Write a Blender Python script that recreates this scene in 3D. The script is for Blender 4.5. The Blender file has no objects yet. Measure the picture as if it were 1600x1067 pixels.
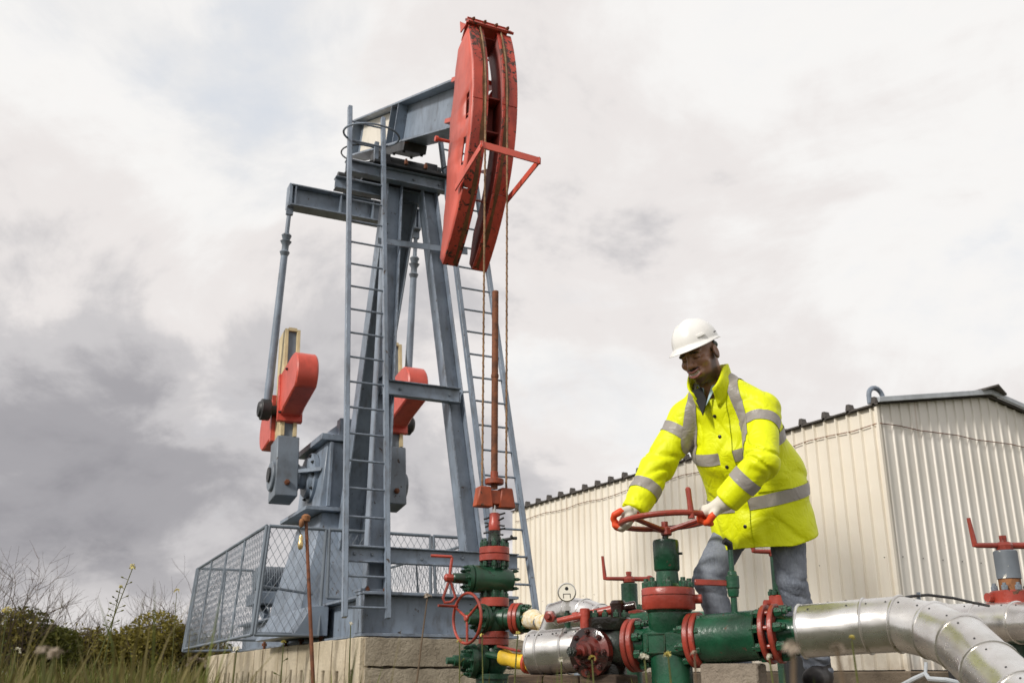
import bpy, bmesh, math, random
import numpy as np
from mathutils import Vector, Matrix
from mathutils.bvhtree import BVHTree

R = math.radians
scene = bpy.context.scene
COL = scene.collection

# ------------------------------------------------------------------ camera
PITCH = R(18.7)
CAMZ = 0.35
FPX = 1555.6                       # 35 mm lens on a 1600 px wide picture
cam_d = bpy.data.cameras.new('camera')
cam = bpy.data.objects.new('camera', cam_d)
COL.objects.link(cam)
cam.location = (0, 0, CAMZ)
cam.rotation_euler = (R(90) + PITCH, 0, 0)
cam_d.lens = 35
cam_d.sensor_width = 36
cam_d.clip_start = 0.05
cam_d.clip_end = 3000
cam_d.dof.use_dof = True
cam_d.dof.focus_distance = 5.6
cam_d.dof.aperture_fstop = 5.0
scene.camera = cam

# ------------------------------------------------------------------ sky
SUN_EL, SUN_AZ = 34.0, 227.0       # degrees; azimuth from +Y clockwise
world = bpy.data.worlds.new('World')
scene.world = world
world.use_nodes = True
wn, wl = world.node_tree.nodes, world.node_tree.links
wn.clear()


def WN(t, **kw):
    n = wn.new(t)
    for k, v in kw.items():
        setattr(n, k, v)
    return n


def wmath(op, a, b=None, clamp=False):
    n = WN('ShaderNodeMath', operation=op, use_clamp=clamp)
    for i, x in enumerate((a, b)):
        if x is None:
            continue
        if isinstance(x, (int, float)):
            n.inputs[i].default_value = x
        else:
            wl.new(x, n.inputs[i])
    return n.outputs[0]


def wramp(x, stops, interp='EASE'):
    n = WN('ShaderNodeValToRGB')
    cr = n.color_ramp
    cr.interpolation = interp
    while len(cr.elements) < len(stops):
        cr.elements.new(0.5)
    for e, (p, c) in zip(cr.elements, stops):
        e.position = p
        e.color = (*c, 1) if len(c) == 3 else c
    wl.new(x, n.inputs[0])
    return n.outputs[0]


def wmix(f, a, b):
    n = WN('ShaderNodeMix', data_type='RGBA')
    wl.new(f, n.inputs[0])
    for i, x in ((6, a), (7, b)):
        if isinstance(x, tuple):
            n.inputs[i].default_value = (*x, 1)
        else:
            wl.new(x, n.inputs[i])
    return n.outputs[2]


sky = WN('ShaderNodeTexSky', sky_type='NISHITA', sun_disc=False)
sky.sun_elevation = R(SUN_EL)
sky.sun_rotation = R(SUN_AZ)
sky.altitude = 100
sky.dust_density = 2.0
skym = WN('ShaderNodeMix', data_type='RGBA', blend_type='MULTIPLY')
skym.inputs[0].default_value = 1
wl.new(sky.outputs[0], skym.inputs[6])
skym.inputs[7].default_value = (0.9, 0.9, 0.9, 1)
tc = WN('ShaderNodeTexCoord')
sep = WN('ShaderNodeSeparateXYZ')
wl.new(tc.outputs['Generated'], sep.inputs[0])
zc = wmath('ADD', wmath('MAXIMUM', sep.outputs[2], 0.0), 0.50)
cmb = WN('ShaderNodeCombineXYZ')
wl.new(wmath('DIVIDE', sep.outputs[0], zc), cmb.inputs[0])
wl.new(wmath('DIVIDE', sep.outputs[1], zc), cmb.inputs[1])


def wnoise(scale, det, rough, off, dist=0.0, sx=1.0, sy=1.0):
    mp = WN('ShaderNodeMapping')
    mp.inputs['Location'].default_value = off
    mp.inputs['Scale'].default_value = (sx, sy, 1)
    wl.new(cmb.outputs[0], mp.inputs[0])
    n = WN('ShaderNodeTexNoise')
    n.inputs['Scale'].default_value = scale
    n.inputs['Detail'].default_value = det
    n.inputs['Roughness'].default_value = rough
    n.inputs['Distortion'].default_value = dist
    wl.new(mp.outputs[0], n.inputs['Vector'])
    return n.outputs['Fac']


CLOUD_OFF = (5.5, 15.1, 0.0)
n_big = wnoise(0.95, 5, 0.5, (CLOUD_OFF[0], CLOUD_OFF[1], 0), 0.3)
n_mid = wnoise(2.5, 9, 0.58, (CLOUD_OFF[0] + 7.3, CLOUD_OFF[1] + 4.1, 2.0), 0.5)
n_fine = wnoise(6.5, 8, 0.6, (9.1, 5.5, 4.0), 0.3)
# thickness of the cloud sheet: thick parts show their grey undersides
thick = wmath('ADD', wmath('ADD', wmath('MULTIPLY', n_big, 0.44), wmath('MULTIPLY', n_mid, 0.40)),
              wmath('MULTIPLY', n_fine, 0.16))
# the low grey bank stands to the left of the well (a lobe of thicker cloud)
vd = WN('ShaderNodeVectorMath', operation='DOT_PRODUCT')
wl.new(tc.outputs['Generated'], vd.inputs[0])
_a, _e = R(-25), R(10.5)
vd.inputs[1].default_value = (math.sin(_a) * math.cos(_e), math.cos(_a) * math.cos(_e), math.sin(_e))
lobe = wmath('POWER', wmath('MAXIMUM', vd.outputs['Value'], 0.0), 44.0)
thick = wmath('ADD', thick, wmath('MULTIPLY', lobe, 0.125))
vd2 = WN('ShaderNodeVectorMath', operation='DOT_PRODUCT')
wl.new(tc.outputs['Generated'], vd2.inputs[0])
_a, _e = R(-4), R(9)
vd2.inputs[1].default_value = (math.sin(_a) * math.cos(_e), math.cos(_a) * math.cos(_e), math.sin(_e))
thick = wmath('ADD', thick, wmath('MULTIPLY', wmath('POWER', wmath('MAXIMUM', vd2.outputs['Value'], 0.0), 30.0), 0.040))
# seen overhead the sheet is looked through at its thinnest, low down along its length
high = wramp(sep.outputs[2], [(0.16, (0, 0, 0)), (0.50, (1, 1, 1))])
thick = wmath('SUBTRACT', thick, wmath('MULTIPLY', high, 0.045))
cloud_col = wramp(thick, [(0.36, (0.80, 0.83, 0.88)), (0.45, (0.96, 0.945, 0.93)), (0.515, (0.86, 0.82, 0.805)),
                          (0.57, (0.62, 0.602, 0.612)), (0.64, (0.40, 0.39, 0.412)), (0.77, (0.25, 0.245, 0.27))])
gap = wramp(n_mid, [(0.36, (1, 1, 1)), (0.47, (0, 0, 0))])
# a pale band under the cloud sheet near the horizon
low = wramp(sep.outputs[2], [(0.02, (1, 1, 1)), (0.14, (0, 0, 0))])
lown = wmath('MULTIPLY', low, wmath('ADD', 0.35, wmath('MULTIPLY', wramp(n_fine, [(0.44, (1, 1, 1)), (0.58, (0, 0, 0))]), 0.65)))
cloud_col = wmix(wmath('MULTIPLY', lown, 0.85), cloud_col, (0.87, 0.835, 0.82))
skyb = WN('ShaderNodeBackground')
skyb.inputs[1].default_value = 0.09
wl.new(skym.outputs[2], skyb.inputs[0])
cldb = WN('ShaderNodeBackground')
cldb.inputs[1].default_value = 0.73
wl.new(cloud_col, cldb.inputs[0])
ms = WN('ShaderNodeMixShader')
wl.new(wmath('SUBTRACT', 1.0, wmath('MULTIPLY', gap, 0.12)), ms.inputs[0])
wl.new(skyb.outputs[0], ms.inputs[1])
wl.new(cldb.outputs[0], ms.inputs[2])
wo = WN('ShaderNodeOutputWorld')
wl.new(ms.outputs[0], wo.inputs[0])

# ------------------------------------------------------------------ sun (soft, through thin cloud)
sun_d = bpy.data.lights.new('sun', 'SUN')
sun_d.energy = 2.3
sun_d.angle = R(9)
sun_d.color = (1.0, 0.95, 0.88)
sun = bpy.data.objects.new('sun', sun_d)
COL.objects.link(sun)
sv = Vector((math.sin(R(SUN_AZ)) * math.cos(R(SUN_EL)), math.cos(R(SUN_AZ)) * math.cos(R(SUN_EL)), math.sin(R(SUN_EL))))
sun.rotation_euler = sv.to_track_quat('Z', 'Y').to_euler()
sun.location = sv * 30

scene.view_settings.view_transform = 'Standard'
scene.view_settings.look = 'None'
scene.view_settings.exposure = 0.42
scene.view_settings.gamma = 1.0
scene.view_settings.use_curve_mapping = False
scene.render.engine = 'CYCLES'
scene.cycles.use_denoising = True
scene.cycles.max_bounces = 6

rng = random.Random(7)


# ------------------------------------------------------------------ measuring helper: a picture point at a known distance
def at(px, py, Y):
    u, v = (px - 800) / FPX, (533.5 - py) / FPX
    c, s = math.cos(PITCH), math.sin(PITCH)
    k = Y / (c - v * s)
    return Vector((u * k, Y, CAMZ + (s + v * c) * k))


def hz(py, Y):
    return at(800, py, Y).z


# ------------------------------------------------------------------ materials
MATS = {}


class NT:
    def __init__(self, name):
        self.m = bpy.data.materials.new(name)
        self.m.use_nodes = True
        self.n, self.l = self.m.node_tree.nodes, self.m.node_tree.links
        self.b = self.n['Principled BSDF']
        self.tc = self.n.new('ShaderNodeTexCoord')
        MATS[name] = self.m

    def node(self, t, **kw):
        n = self.n.new(t)
        for k, v in kw.items():
            setattr(n, k, v)
        return n

    def link(self, x, inp):
        if isinstance(x, (int, float)):
            inp.default_value = x
        elif isinstance(x, tuple):
            inp.default_value = (*x, 1) if len(x) == 3 and inp.type == 'RGBA' else x
        else:
            self.l.new(x, inp)

    def noise(self, scale, det=4, rough=0.55, dist=0.0, stretch=(1, 1, 1), off=(0, 0, 0), coord='Object'):
        mp = self.node('ShaderNodeMapping')
        mp.inputs['Scale'].default_value = stretch
        mp.inputs['Location'].default_value = off
        self.l.new(self.tc.outputs[coord], mp.inputs[0])
        n = self.node('ShaderNodeTexNoise')
        n.inputs['Scale'].default_value = scale
        n.inputs['Detail'].default_value = det
        n.inputs['Roughness'].default_value = rough
        n.inputs['Distortion'].default_value = dist
        self.l.new(mp.outputs[0], n.inputs['Vector'])
        return n.outputs['Fac']

    def voro(self, scale, feature='F1', rand=1.0, off=(0, 0, 0), stretch=(1, 1, 1)):
        mp = self.node('ShaderNodeMapping')
        mp.inputs['Location'].default_value = off
        mp.inputs['Scale'].default_value = stretch
        self.l.new(self.tc.outputs['Object'], mp.inputs[0])
        n = self.node('ShaderNodeTexVoronoi', feature=feature)
        n.inputs['Scale'].default_value = scale
        n.inputs['Randomness'].default_value = rand
        self.l.new(mp.outputs[0], n.inputs['Vector'])
        return n.outputs['Distance']

    def step(self, x, a, b):
        n = self.node('ShaderNodeMapRange')
        n.interpolation_type = 'SMOOTHSTEP'
        self.l.new(x, n.inputs[0])
        n.inputs[1].default_value, n.inputs[2].default_value = (a, b)
        return n.outputs[0]

    def math(self, op, a, b=None):
        n = self.node('ShaderNodeMath', operation=op)
        self.link(a, n.inputs[0])
        if b is not None:
            self.link(b, n.inputs[1])
        return n.outputs[0]

    def mix(self, f, a, b, blend='MIX'):
        n = self.node('ShaderNodeMix', data_type='RGBA', blend_type=blend)
        self.link(f, n.inputs[0])
        self.link(a, n.inputs[6])
        self.link(b, n.inputs[7])
        return n.outputs[2]

    def bump(self, h, strength, dist=0.01, prev=None):
        n = self.node('ShaderNodeBump')
        n.inputs['Strength'].default_value = strength
        n.inputs['Distance'].default_value = dist
        self.l.new(h, n.inputs['Height'])
        if prev is not None:
            self.l.new(prev, n.inputs['Normal'])
        return n.outputs[0]

    def out(self, col, rough=0.5, metal=0.0, normal=None, spec=None):
        self.link(col, self.b.inputs['Base Color'])
        self.link(rough, self.b.inputs['Roughness'])
        self.link(metal, self.b.inputs['Metallic'])
        if spec is not None:
            self.b.inputs['Specular IOR Level'].default_value = spec
        if normal is not None:
            self.l.new(normal, self.b.inputs['Normal'])
        return self.m


def paint(name, col, var=0.18, rough=0.42, chips=0.0, chipcol=(0.05, 0.025, 0.015), dirt=0.25,
          dirtcol=(0.06, 0.05, 0.04), bump=0.15, cscale=9.0, streak=True, grease=0.0, edge=0.0):
    """Brushed-on industrial paint: uneven tone, grime, chips showing rust."""
    t = NT(name)
    n1 = t.noise(2.2, 5, 0.6)
    n2 = t.noise(11, 5, 0.6, stretch=(1, 1, 0.35) if streak else (1, 1, 1), off=(3, 1, 7))
    dark = tuple(c * (1 - var * 1.6) for c in col)
    lite = tuple(min(1, c * (1 + var)) for c in col)
    c = t.mix(t.step(n1, 0.3, 0.7), dark, lite)
    c = t.mix(t.math('MULTIPLY', t.step(n2, 0.48, 0.78), dirt), c, dirtcol)
    rgh = t.math('ADD', t.math('MULTIPLY', n2, 0.25), rough - 0.12)
    h = t.noise(55, 4, 0.6, off=(2, 2, 2))
    if chips > 0:
        n3 = t.noise(cscale, 6, 0.62, off=(5, 9, 1), dist=0.4)
        th = 0.72 - 0.16 * chips
        msk = t.step(n3, th, th + 0.025)
        rc = t.mix(t.step(t.noise(40, 3), 0.4, 0.6), chipcol, tuple(min(1, x * 2.4) for x in chipcol))
        c = t.mix(msk, c, rc)
        rgh = t.math('MAXIMUM', rgh, t.math('MULTIPLY', msk, 0.85))
    if grease > 0:
        n4 = t.noise(4.5, 6, 0.65, off=(1, 4, 8), dist=0.6)
        g = t.step(n4, 0.62 - 0.3 * grease, 0.72 - 0.3 * grease)
        c = t.mix(t.math('MULTIPLY', g, 0.93), c, (0.012, 0.010, 0.009))
        rgh = t.math('SUBTRACT', rgh, t.math('MULTIPLY', g, 0.18))
    if edge > 0:
        bv = t.node('ShaderNodeBevel', samples=3)
        bv.inputs['Radius'].default_value = edge
        ge = t.node('ShaderNodeNewGeometry')
        dp = t.node('ShaderNodeVectorMath', operation='DOT_PRODUCT')
        t.l.new(bv.outputs[0], dp.inputs[0])
        t.l.new(ge.outputs['Normal'], dp.inputs[1])
        em = t.step(dp.outputs['Value'], 0.985, 0.93)
        en = t.step(t.noise(22, 4, 0.6, off=(8, 3, 5)), 0.40, 0.56)
        c = t.mix(t.math('MULTIPLY', t.math('MULTIPLY', em, en), 0.8), c, chipcol)
    nb = t.bump(h, bump, 0.004)
    return t.out(c, rgh, 0.0, nb)


STEEL = (0.205, 0.25, 0.312)
paint('steel_blue', STEEL, 0.16, 0.42, chips=0.36, dirt=0.55, chipcol=(0.04, 0.03, 0.025), cscale=12, edge=0.012)
paint('steel_grey', (0.150, 0.178, 0.212), 0.16, 0.5, chips=0.4, dirt=0.4, chipcol=(0.03, 0.022, 0.018), cscale=10)
paint('steel_dark', (0.022, 0.024, 0.027), 0.3, 0.5, chips=0.35, dirt=0.3, chipcol=(0.09, 0.04, 0.02))
paint('fence_grey', (0.155, 0.185, 0.22), 0.15, 0.5, chips=0.1, dirt=0.2)
paint('head_red', (0.60, 0.098, 0.062), 0.12, 0.42, chips=0.12, dirt=0.22, dirtcol=(0.20, 0.03, 0.02), edge=0.012)
paint('weight_red', (0.58, 0.085, 0.056), 0.12, 0.42, chips=0.28, dirt=0.45, dirtcol=(0.20, 0.03, 0.02), edge=0.02, cscale=11)
paint('valve_red', (0.34, 0.048, 0.030), 0.32, 0.33, chips=0.30, dirt=0.5, dirtcol=(0.10, 0.025, 0.018), bump=0.5, cscale=16, edge=0.006)
paint('head_red_shaded', (0.20, 0.026, 0.017), 0.3, 0.6, chips=0.4, dirt=0.6, dirtcol=(0.05, 0.015, 0.01))  # grimy, darker head red: shade inside the gap put into the colour
paint('dirty_red', (0.17, 0.022, 0.015), 0.4, 0.34, chips=0.5, dirt=0.7, grease=0.75, bump=0.3)
paint('valve_green', (0.011, 0.078, 0.038), 0.45, 0.27, chips=0.30, dirt=0.5, dirtcol=(0.02, 0.02, 0.015), bump=0.45, cscale=16, edge=0.006)
paint('old_green', (0.014, 0.062, 0.032), 0.4, 0.34, chips=0.3, dirt=0.55, dirtcol=(0.03, 0.025, 0.018), bump=0.4, grease=0.1)
paint('greasy', (0.025, 0.040, 0.028), 0.5, 0.30, chips=0.25, dirt=0.5, grease=0.6, bump=0.6)
paint('cream_paint', (0.58, 0.47, 0.27), 0.15, 0.55, chips=0.2, dirt=0.45)
paint('white_panel', (0.74, 0.69, 0.60), 0.05, 0.5, chips=0.08, dirt=0.12)
paint('orange_old', (0.40, 0.075, 0.025), 0.35, 0.55, chips=0.5, dirt=0.6, dirtcol=(0.08, 0.03, 0.015))
paint('bare_grey', (0.16, 0.185, 0.215), 0.2, 0.5, chips=0.3, dirt=0.35, chipcol=(0.4, 0.38, 0.33))
paint('yellow_tape', (0.72, 0.47, 0.03), 0.25, 0.5, chips=0.15, dirt=0.4, bump=0.8)
paint('black_rubber', (0.018, 0.018, 0.019), 0.3, 0.55, dirt=0.2)


def m_head_front():
    t = NT('head_red_worn')
    n1 = t.noise(3, 5, 0.6)
    c = t.mix(t.step(n1, 0.3, 0.7), (0.38, 0.045, 0.028), (0.56, 0.075, 0.045))
    n2 = t.noise(14, 6, 0.6, stretch=(1, 1, 0.3), off=(4, 2, 0))
    c = t.mix(t.math('MULTIPLY', t.step(n2, 0.45, 0.8), 0.55), c, (0.14, 0.025, 0.015))
    # flaked patches of uneven shape and size, some bare, some rusty, with runs below them
    sz = t.noise(2.1, 3, 0.5, off=(7, 7, 1))
    n3 = t.noise(17, 6, 0.66, off=(2, 8, 1), dist=0.6)
    fl = t.step(t.math('ADD', n3, t.math('MULTIPLY', sz, 0.45)), 0.80, 0.82)
    v = t.math('ADD', t.voro(15, off=(1.5, 0.2, 0.7)), t.math('MULTIPLY', t.noise(28, 4, 0.7), 0.34))
    sp = t.step(v, 0.31, 0.27)
    c = t.mix(t.math('MULTIPLY', sp, t.step(sz, 0.46, 0.52)), c, (0.018, 0.012, 0.010))
    c = t.mix(fl, c, t.mix(t.step(t.noise(50, 3), 0.4, 0.6), (0.015, 0.010, 0.009), (0.10, 0.035, 0.016)))
    run = t.noise(26, 4, 0.6, stretch=(1, 1, 0.07), off=(1, 3, 5))
    c = t.mix(t.math('MULTIPLY', t.step(run, 0.56, 0.74), 0.5), c, (0.10, 0.028, 0.014))
    return t.out(c, 0.5, 0, t.bump(t.noise(45, 4), 0.2, 0.004))


m_head_front()


def m_rust(name, a, b, rough=0.75):
    t = NT(name)
    n = t.noise(7, 7, 0.65, dist=0.5)
    c = t.mix(t.step(n, 0.35, 0.65), a, b)
    n2 = t.noise(30, 5, 0.6, off=(3, 3, 3))
    c = t.mix(t.math('MULTIPLY', t.step(n2, 0.5, 0.75), 0.6), c, (0.03, 0.016, 0.010))
    return t.out(c, rough, 0.1, t.bump(n2, 0.5, 0.006))


m_rust('rust_rod', (0.10, 0.035, 0.015), (0.22, 0.075, 0.03))
m_rust('rust_pole', (0.13, 0.055, 0.022), (0.30, 0.13, 0.05))
m_rust('rope', (0.16, 0.09, 0.045), (0.30, 0.19, 0.10))
m_rust('grimy_track', (0.10, 0.045, 0.018), (0.20, 0.085, 0.03))


def m_alu():
    t = NT('aluminium')
    n = t.noise(5, 5, 0.6, stretch=(1, 1, 1))
    n2 = t.noise(26, 5, 0.6, stretch=(1, 1, 2.5), off=(3, 1, 1))
    c = t.mix(t.step(n, 0.3, 0.7), (0.60, 0.58, 0.55), (0.78, 0.77, 0.76))
    c = t.mix(t.math('MULTIPLY', t.step(n2, 0.55, 0.8), 0.4), c, (0.42, 0.37, 0.29))
    spk = t.step(t.voro(17, off=(3, 0, 0)), 0.10, 0.06)
    c = t.mix(t.math('MULTIPLY', spk, t.math('MULTIPLY', t.step(t.noise(3, 2, off=(8, 1, 1)), 0.5, 0.6), 0.6)), c, (0.16, 0.12, 0.08))
    r = t.math('ADD', t.math('MULTIPLY', n2, 0.20), 0.19)
    dents = t.noise(3.2, 2, 0.4, off=(1, 7, 2))
    nb = t.bump(dents, 0.75, 0.05)
    nb = t.bump(t.noise(60, 3), 0.05, 0.003, nb)
    return t.out(c, r, 0.92, nb)


m_alu()


def m_foam():
    t = NT('insulation_foam')
    n = t.noise(14, 6, 0.65)
    c = t.mix(t.step(n, 0.40, 0.66), (0.76, 0.71, 0.58), (0.60, 0.40, 0.09))
    return t.out(c, 0.85, 0, t.bump(t.noise(30, 5), 0.9, 0.015))


m_foam()


def m_concrete(name, a, b, stain=0.5, holes=True):
    t = NT(name)
    n = t.noise(2.3, 8, 0.62)
    c = t.mix(t.step(n, 0.3, 0.7), a, b)
    s = t.noise(1.7, 7, 0.65, stretch=(1, 1, 0.5), off=(4, 1, 2), dist=0.6)
    c = t.mix(t.math('MULTIPLY', t.step(s, 0.52, 0.68), stain), c, (0.075, 0.058, 0.042))
    f = t.noise(38, 6, 0.65, off=(1, 1, 1))
    c = t.mix(t.math('MULTIPLY', t.step(f, 0.45, 0.7), 0.25), c, (0.10, 0.085, 0.065))
    h = t.math('ADD', t.math('MULTIPLY', f, 0.5), n)
    if holes:
        v = t.step(t.voro(16, off=(2, 2, 2)), 0.08, 0.16)
        k = t.step(t.noise(4, 3, off=(6, 6, 6)), 0.52, 0.56)
        hole = t.math('MULTIPLY', t.math('SUBTRACT', 1.0, v), k)
        c = t.mix(t.math('MULTIPLY', hole, 0.75), c, (0.05, 0.04, 0.03))
    return t.out(c, 0.9, 0, t.bump(h, 0.9, 0.035))


m_concrete('concrete_side', (0.42, 0.35, 0.24), (0.60, 0.52, 0.39), 0.45, False)
m_concrete('concrete_front', (0.24, 0.20, 0.145), (0.44, 0.38, 0.29), 0.95)
m_concrete('concrete_pad', (0.22, 0.18, 0.14), (0.33, 0.28, 0.22), 0.6)
m_concrete('foundation', (0.10, 0.075, 0.05), (0.2, 0.155, 0.11), 0.7)


def m_wood():
    t = NT('old_timber')
    n = t.noise(5, 7, 0.65, stretch=(0.6, 0.6, 5))
    c = t.mix(t.step(n, 0.35, 0.7), (0.035, 0.022, 0.014), (0.13, 0.085, 0.05))
    return t.out(c, 0.85, 0, t.bump(n, 0.9, 0.02))


m_wood()


def m_cladding(name, a, b):
    t = NT(name)
    n = t.noise(0.5, 5, 0.6)
    c = t.mix(t.step(n, 0.3, 0.7), a, b)
    s = t.noise(3.0, 6, 0.6, stretch=(1, 1, 0.08), off=(2, 5, 1))
    c = t.mix(t.math('MULTIPLY', t.step(s, 0.5, 0.75), 0.22), c, (0.38, 0.31, 0.22))
    # mud splashed up from the foot of the wall, and rust runs from the fixings
    sx = t.node('ShaderNodeSeparateXYZ')
    t.l.new(t.tc.outputs['Object'], sx.inputs[0])
    spl = t.step(t.math('ADD', sx.outputs[2], t.math('MULTIPLY', t.noise(3.5, 6, 0.65, off=(2, 2, 8)), 1.1)), 1.35, 0.85)
    c = t.mix(t.math('MULTIPLY', spl, 0.5), c, (0.33, 0.25, 0.16))
    rr = t.noise(7, 4, 0.6, stretch=(1, 1, 0.05), off=(9, 4, 2))
    c = t.mix(t.math('MULTIPLY', t.step(rr, 0.63, 0.74), 0.35), c, (0.34, 0.20, 0.10))
    d = t.noise(9, 5, 0.7, stretch=(1, 1, 0.4), off=(7, 2, 3), dist=0.5)
    c = t.mix(t.math('MULTIPLY', t.step(d, 0.735, 0.76), 0.7), c, (0.12, 0.09, 0.05))
    return t.out(c, 0.55, 0, t.bump(t.noise(2.0, 3), 0.12, 0.03))


m_cladding('cladding_cream', (0.72, 0.66, 0.555), (0.80, 0.75, 0.655))
m_cladding('cladding_pale', (0.70, 0.665, 0.60), (0.78, 0.75, 0.70))
paint('roof_dark', (0.085, 0.075, 0.068), 0.2, 0.7, chips=0.3, dirt=0.4)
paint('flashing', (0.42, 0.45, 0.48), 0.12, 0.4, chips=0.05, dirt=0.25)


def m_fabric(name, col, var, rough, scale, bmp, sheen=0.0, fold=None):
    t = NT(name)
    n = t.noise(5, 4, 0.6)
    c = t.mix(t.step(n, 0.3, 0.7), tuple(x * (1 - var) for x in col), tuple(min(1, x * (1 + var)) for x in col))
    w = t.noise(scale, 4, 0.6, off=(1, 2, 3))
    nb = t.bump(w, bmp, 0.002)
    if fold:
        f = t.noise(fold, 3, 0.5, dist=1.0, off=(5, 5, 5))
        rdg = t.math('ABSOLUTE', t.math('SUBTRACT', f, 0.5))
        nb = t.bump(rdg, 0.38, 0.035, nb)
        f2 = t.noise(fold * 2.6, 3, 0.5, dist=0.8, off=(1, 5, 9))
        nb = t.bump(t.math('ABSOLUTE', t.math('SUBTRACT', f2, 0.5)), 0.12, 0.015, nb)
    return t.out(c, rough, 0, nb, spec=0.3)


m_fabric('hi_vis_yellow', (0.72, 0.78, 0.003), 0.06, 0.5, 220, 0.2, fold=9)
m_fabric('reflective_tape', (0.30, 0.275, 0.25), 0.08, 0.38, 300, 0.15, fold=9)
m_fabric('jacket_lining', (0.02, 0.02, 0.021), 0.2, 0.8, 200, 0.3)
m_fabric('glove_white', (0.66, 0.62, 0.54), 0.1, 0.8, 260, 0.5)
m_fabric('glove_red', (0.70, 0.075, 0.02), 0.1, 0.5, 200, 0.3)
m_fabric('shirt_blue', (0.42, 0.56, 0.62), 0.1, 0.8, 250, 0.4)
m_fabric('boot_black', (0.02, 0.018, 0.018), 0.3, 0.5, 90, 0.3)
m_fabric('hat_strap', (0.12, 0.14, 0.16), 0.1, 0.7, 200, 0.2)


def m_denim():
    t = NT('denim')
    n = t.noise(6, 5, 0.65)
    c = t.mix(t.step(n, 0.3, 0.72), (0.105, 0.122, 0.155), (0.24, 0.262, 0.305))
    s = t.noise(150, 3, 0.6, stretch=(1, 1, 0.4), off=(2, 1, 1))
    c = t.mix(t.math('MULTIPLY', t.step(s, 0.4, 0.75), 0.5), c, (0.30, 0.33, 0.39))
    f = t.noise(10, 4, 0.6, dist=0.9, off=(3, 5, 5))
    return t.out(c, 0.9, 0, t.bump(s, 0.3, 0.003, t.bump(f, 0.4, 0.03)), spec=0.2)


m_denim()


def m_skin():
    t = NT('skin')
    a = t.node('ShaderNodeAttribute', attribute_name='tint')
    n = t.noise(60, 4, 0.6)
    c = t.mix(t.math('MULTIPLY', n, 0.25), a.outputs['Color'], (0.02, 0.01, 0.007), 'MIX')
    t.b.inputs['Subsurface Weight'].default_value = 0.06
    t.b.inputs['Subsurface Radius'].default_value = (0.01, 0.004, 0.002)
    return t.out(c, 0.36, 0, t.bump(t.noise(240, 3), 0.12, 0.001))


m_skin()


def m_simple(name, col, rough=0.4, metal=0.0, coat=0.0):
    t = NT(name)
    n = t.noise(9, 4)
    c = t.mix(t.step(n, 0.3, 0.7), tuple(x * 0.93 for x in col), col)
    t.b.inputs['Coat Weight'].default_value = coat
    return t.out(c, rough, metal)


m_simple('helmet_white', (0.80, 0.785, 0.75), 0.28, 0, 0.3)
m_simple('hair_black', (0.01, 0.009, 0.008), 0.8)
m_simple('button_dark', (0.03, 0.028, 0.028), 0.35, 0.4)
m_simple('gauge_white', (0.82, 0.79, 0.68), 0.35)
m_simple('gauge_black', (0.015, 0.015, 0.015), 0.4)
m_simple('chrome', (0.62, 0.60, 0.56), 0.25, 1.0)
m_simple('brass', (0.62, 0.46, 0.22), 0.3, 0.9)
m_simple('white_marker', (0.78, 0.75, 0.68), 0.6)


def m_leaf(name, a, b, trans=0.25):
    t = NT(name)
    n = t.noise(3.0, 3, 0.6)
    oi = t.node('ShaderNodeObjectInfo')
    c = t.mix(t.step(n, 0.3, 0.7), a, b)
    n2 = t.noise(22, 2, 0.5, off=(3, 3, 3))
    c = t.mix(t.math('MULTIPLY', t.step(n2, 0.35, 0.7), 0.5), c, tuple(x * 0.55 for x in a))
    m = t.out(c, 0.65, 0, None, spec=0.25)
    t.b.inputs['Transmission Weight'].default_value = 0.0
    tr = t.node('ShaderNodeBsdfTranslucent')
    t.l.new(c, tr.inputs[0])
    mx = t.node('ShaderNodeMixShader')
    mx.inputs[0].default_value = trans
    o = t.n['Material Output']
    t.l.new(t.b.outputs[0], mx.inputs[1])
    t.l.new(tr.outputs[0], mx.inputs[2])
    t.l.new(mx.outputs[0], o.inputs['Surface'])
    return m


m_leaf('bush_dark', (0.055, 0.068, 0.012), (0.14, 0.14, 0.028))
m_leaf('bush_olive', (0.15, 0.13, 0.020), (0.27, 0.225, 0.05))
m_leaf('grass_green', (0.075, 0.105, 0.018), (0.18, 0.19, 0.045))
m_leaf('grass_dry', (0.13, 0.11, 0.035), (0.21, 0.175, 0.065))
m_leaf('stem_green', (0.10, 0.12, 0.035), (0.18, 0.17, 0.06))
m_leaf('stem_dry', (0.17, 0.12, 0.08), (0.26, 0.19, 0.12))
m_leaf('petal_yellow', (0.62, 0.52, 0.12), (0.72, 0.64, 0.28))
m_leaf('petal_white', (0.70, 0.66, 0.52), (0.78, 0.76, 0.66))
m_leaf('petal_dusty', (0.36, 0.29, 0.22), (0.48, 0.40, 0.32))
m_rust('twig', (0.055, 0.04, 0.03), (0.12, 0.09, 0.06), 0.9)


def m_ground():
    t = NT('ground_soil')
    n = t.noise(0.8, 8, 0.65)
    c = t.mix(t.step(n, 0.35, 0.65), (0.055, 0.075, 0.018), (0.12, 0.095, 0.05))
    f = t.noise(14, 6, 0.6)
    c = t.mix(t.math('MULTIPLY', f, 0.5), c, (0.04, 0.035, 0.02))
    return t.out(c, 0.95, 0, t.bump(f, 0.8, 0.05))


m_ground()


# ------------------------------------------------------------------ mesh building
def V(*a):
    return Vector(a)


def frame(d, up=(0, 0, 1)):
    d = Vector(d).normalized()
    u = Vector(up)
    if abs(d.dot(u.normalized())) > 0.98:
        u = Vector((0, 1, 0)) if abs(d.y) < 0.9 else Vector((1, 0, 0))
    s = d.cross(u).normalized()
    u = s.cross(d).normalized()
    return d, s, u


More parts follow.
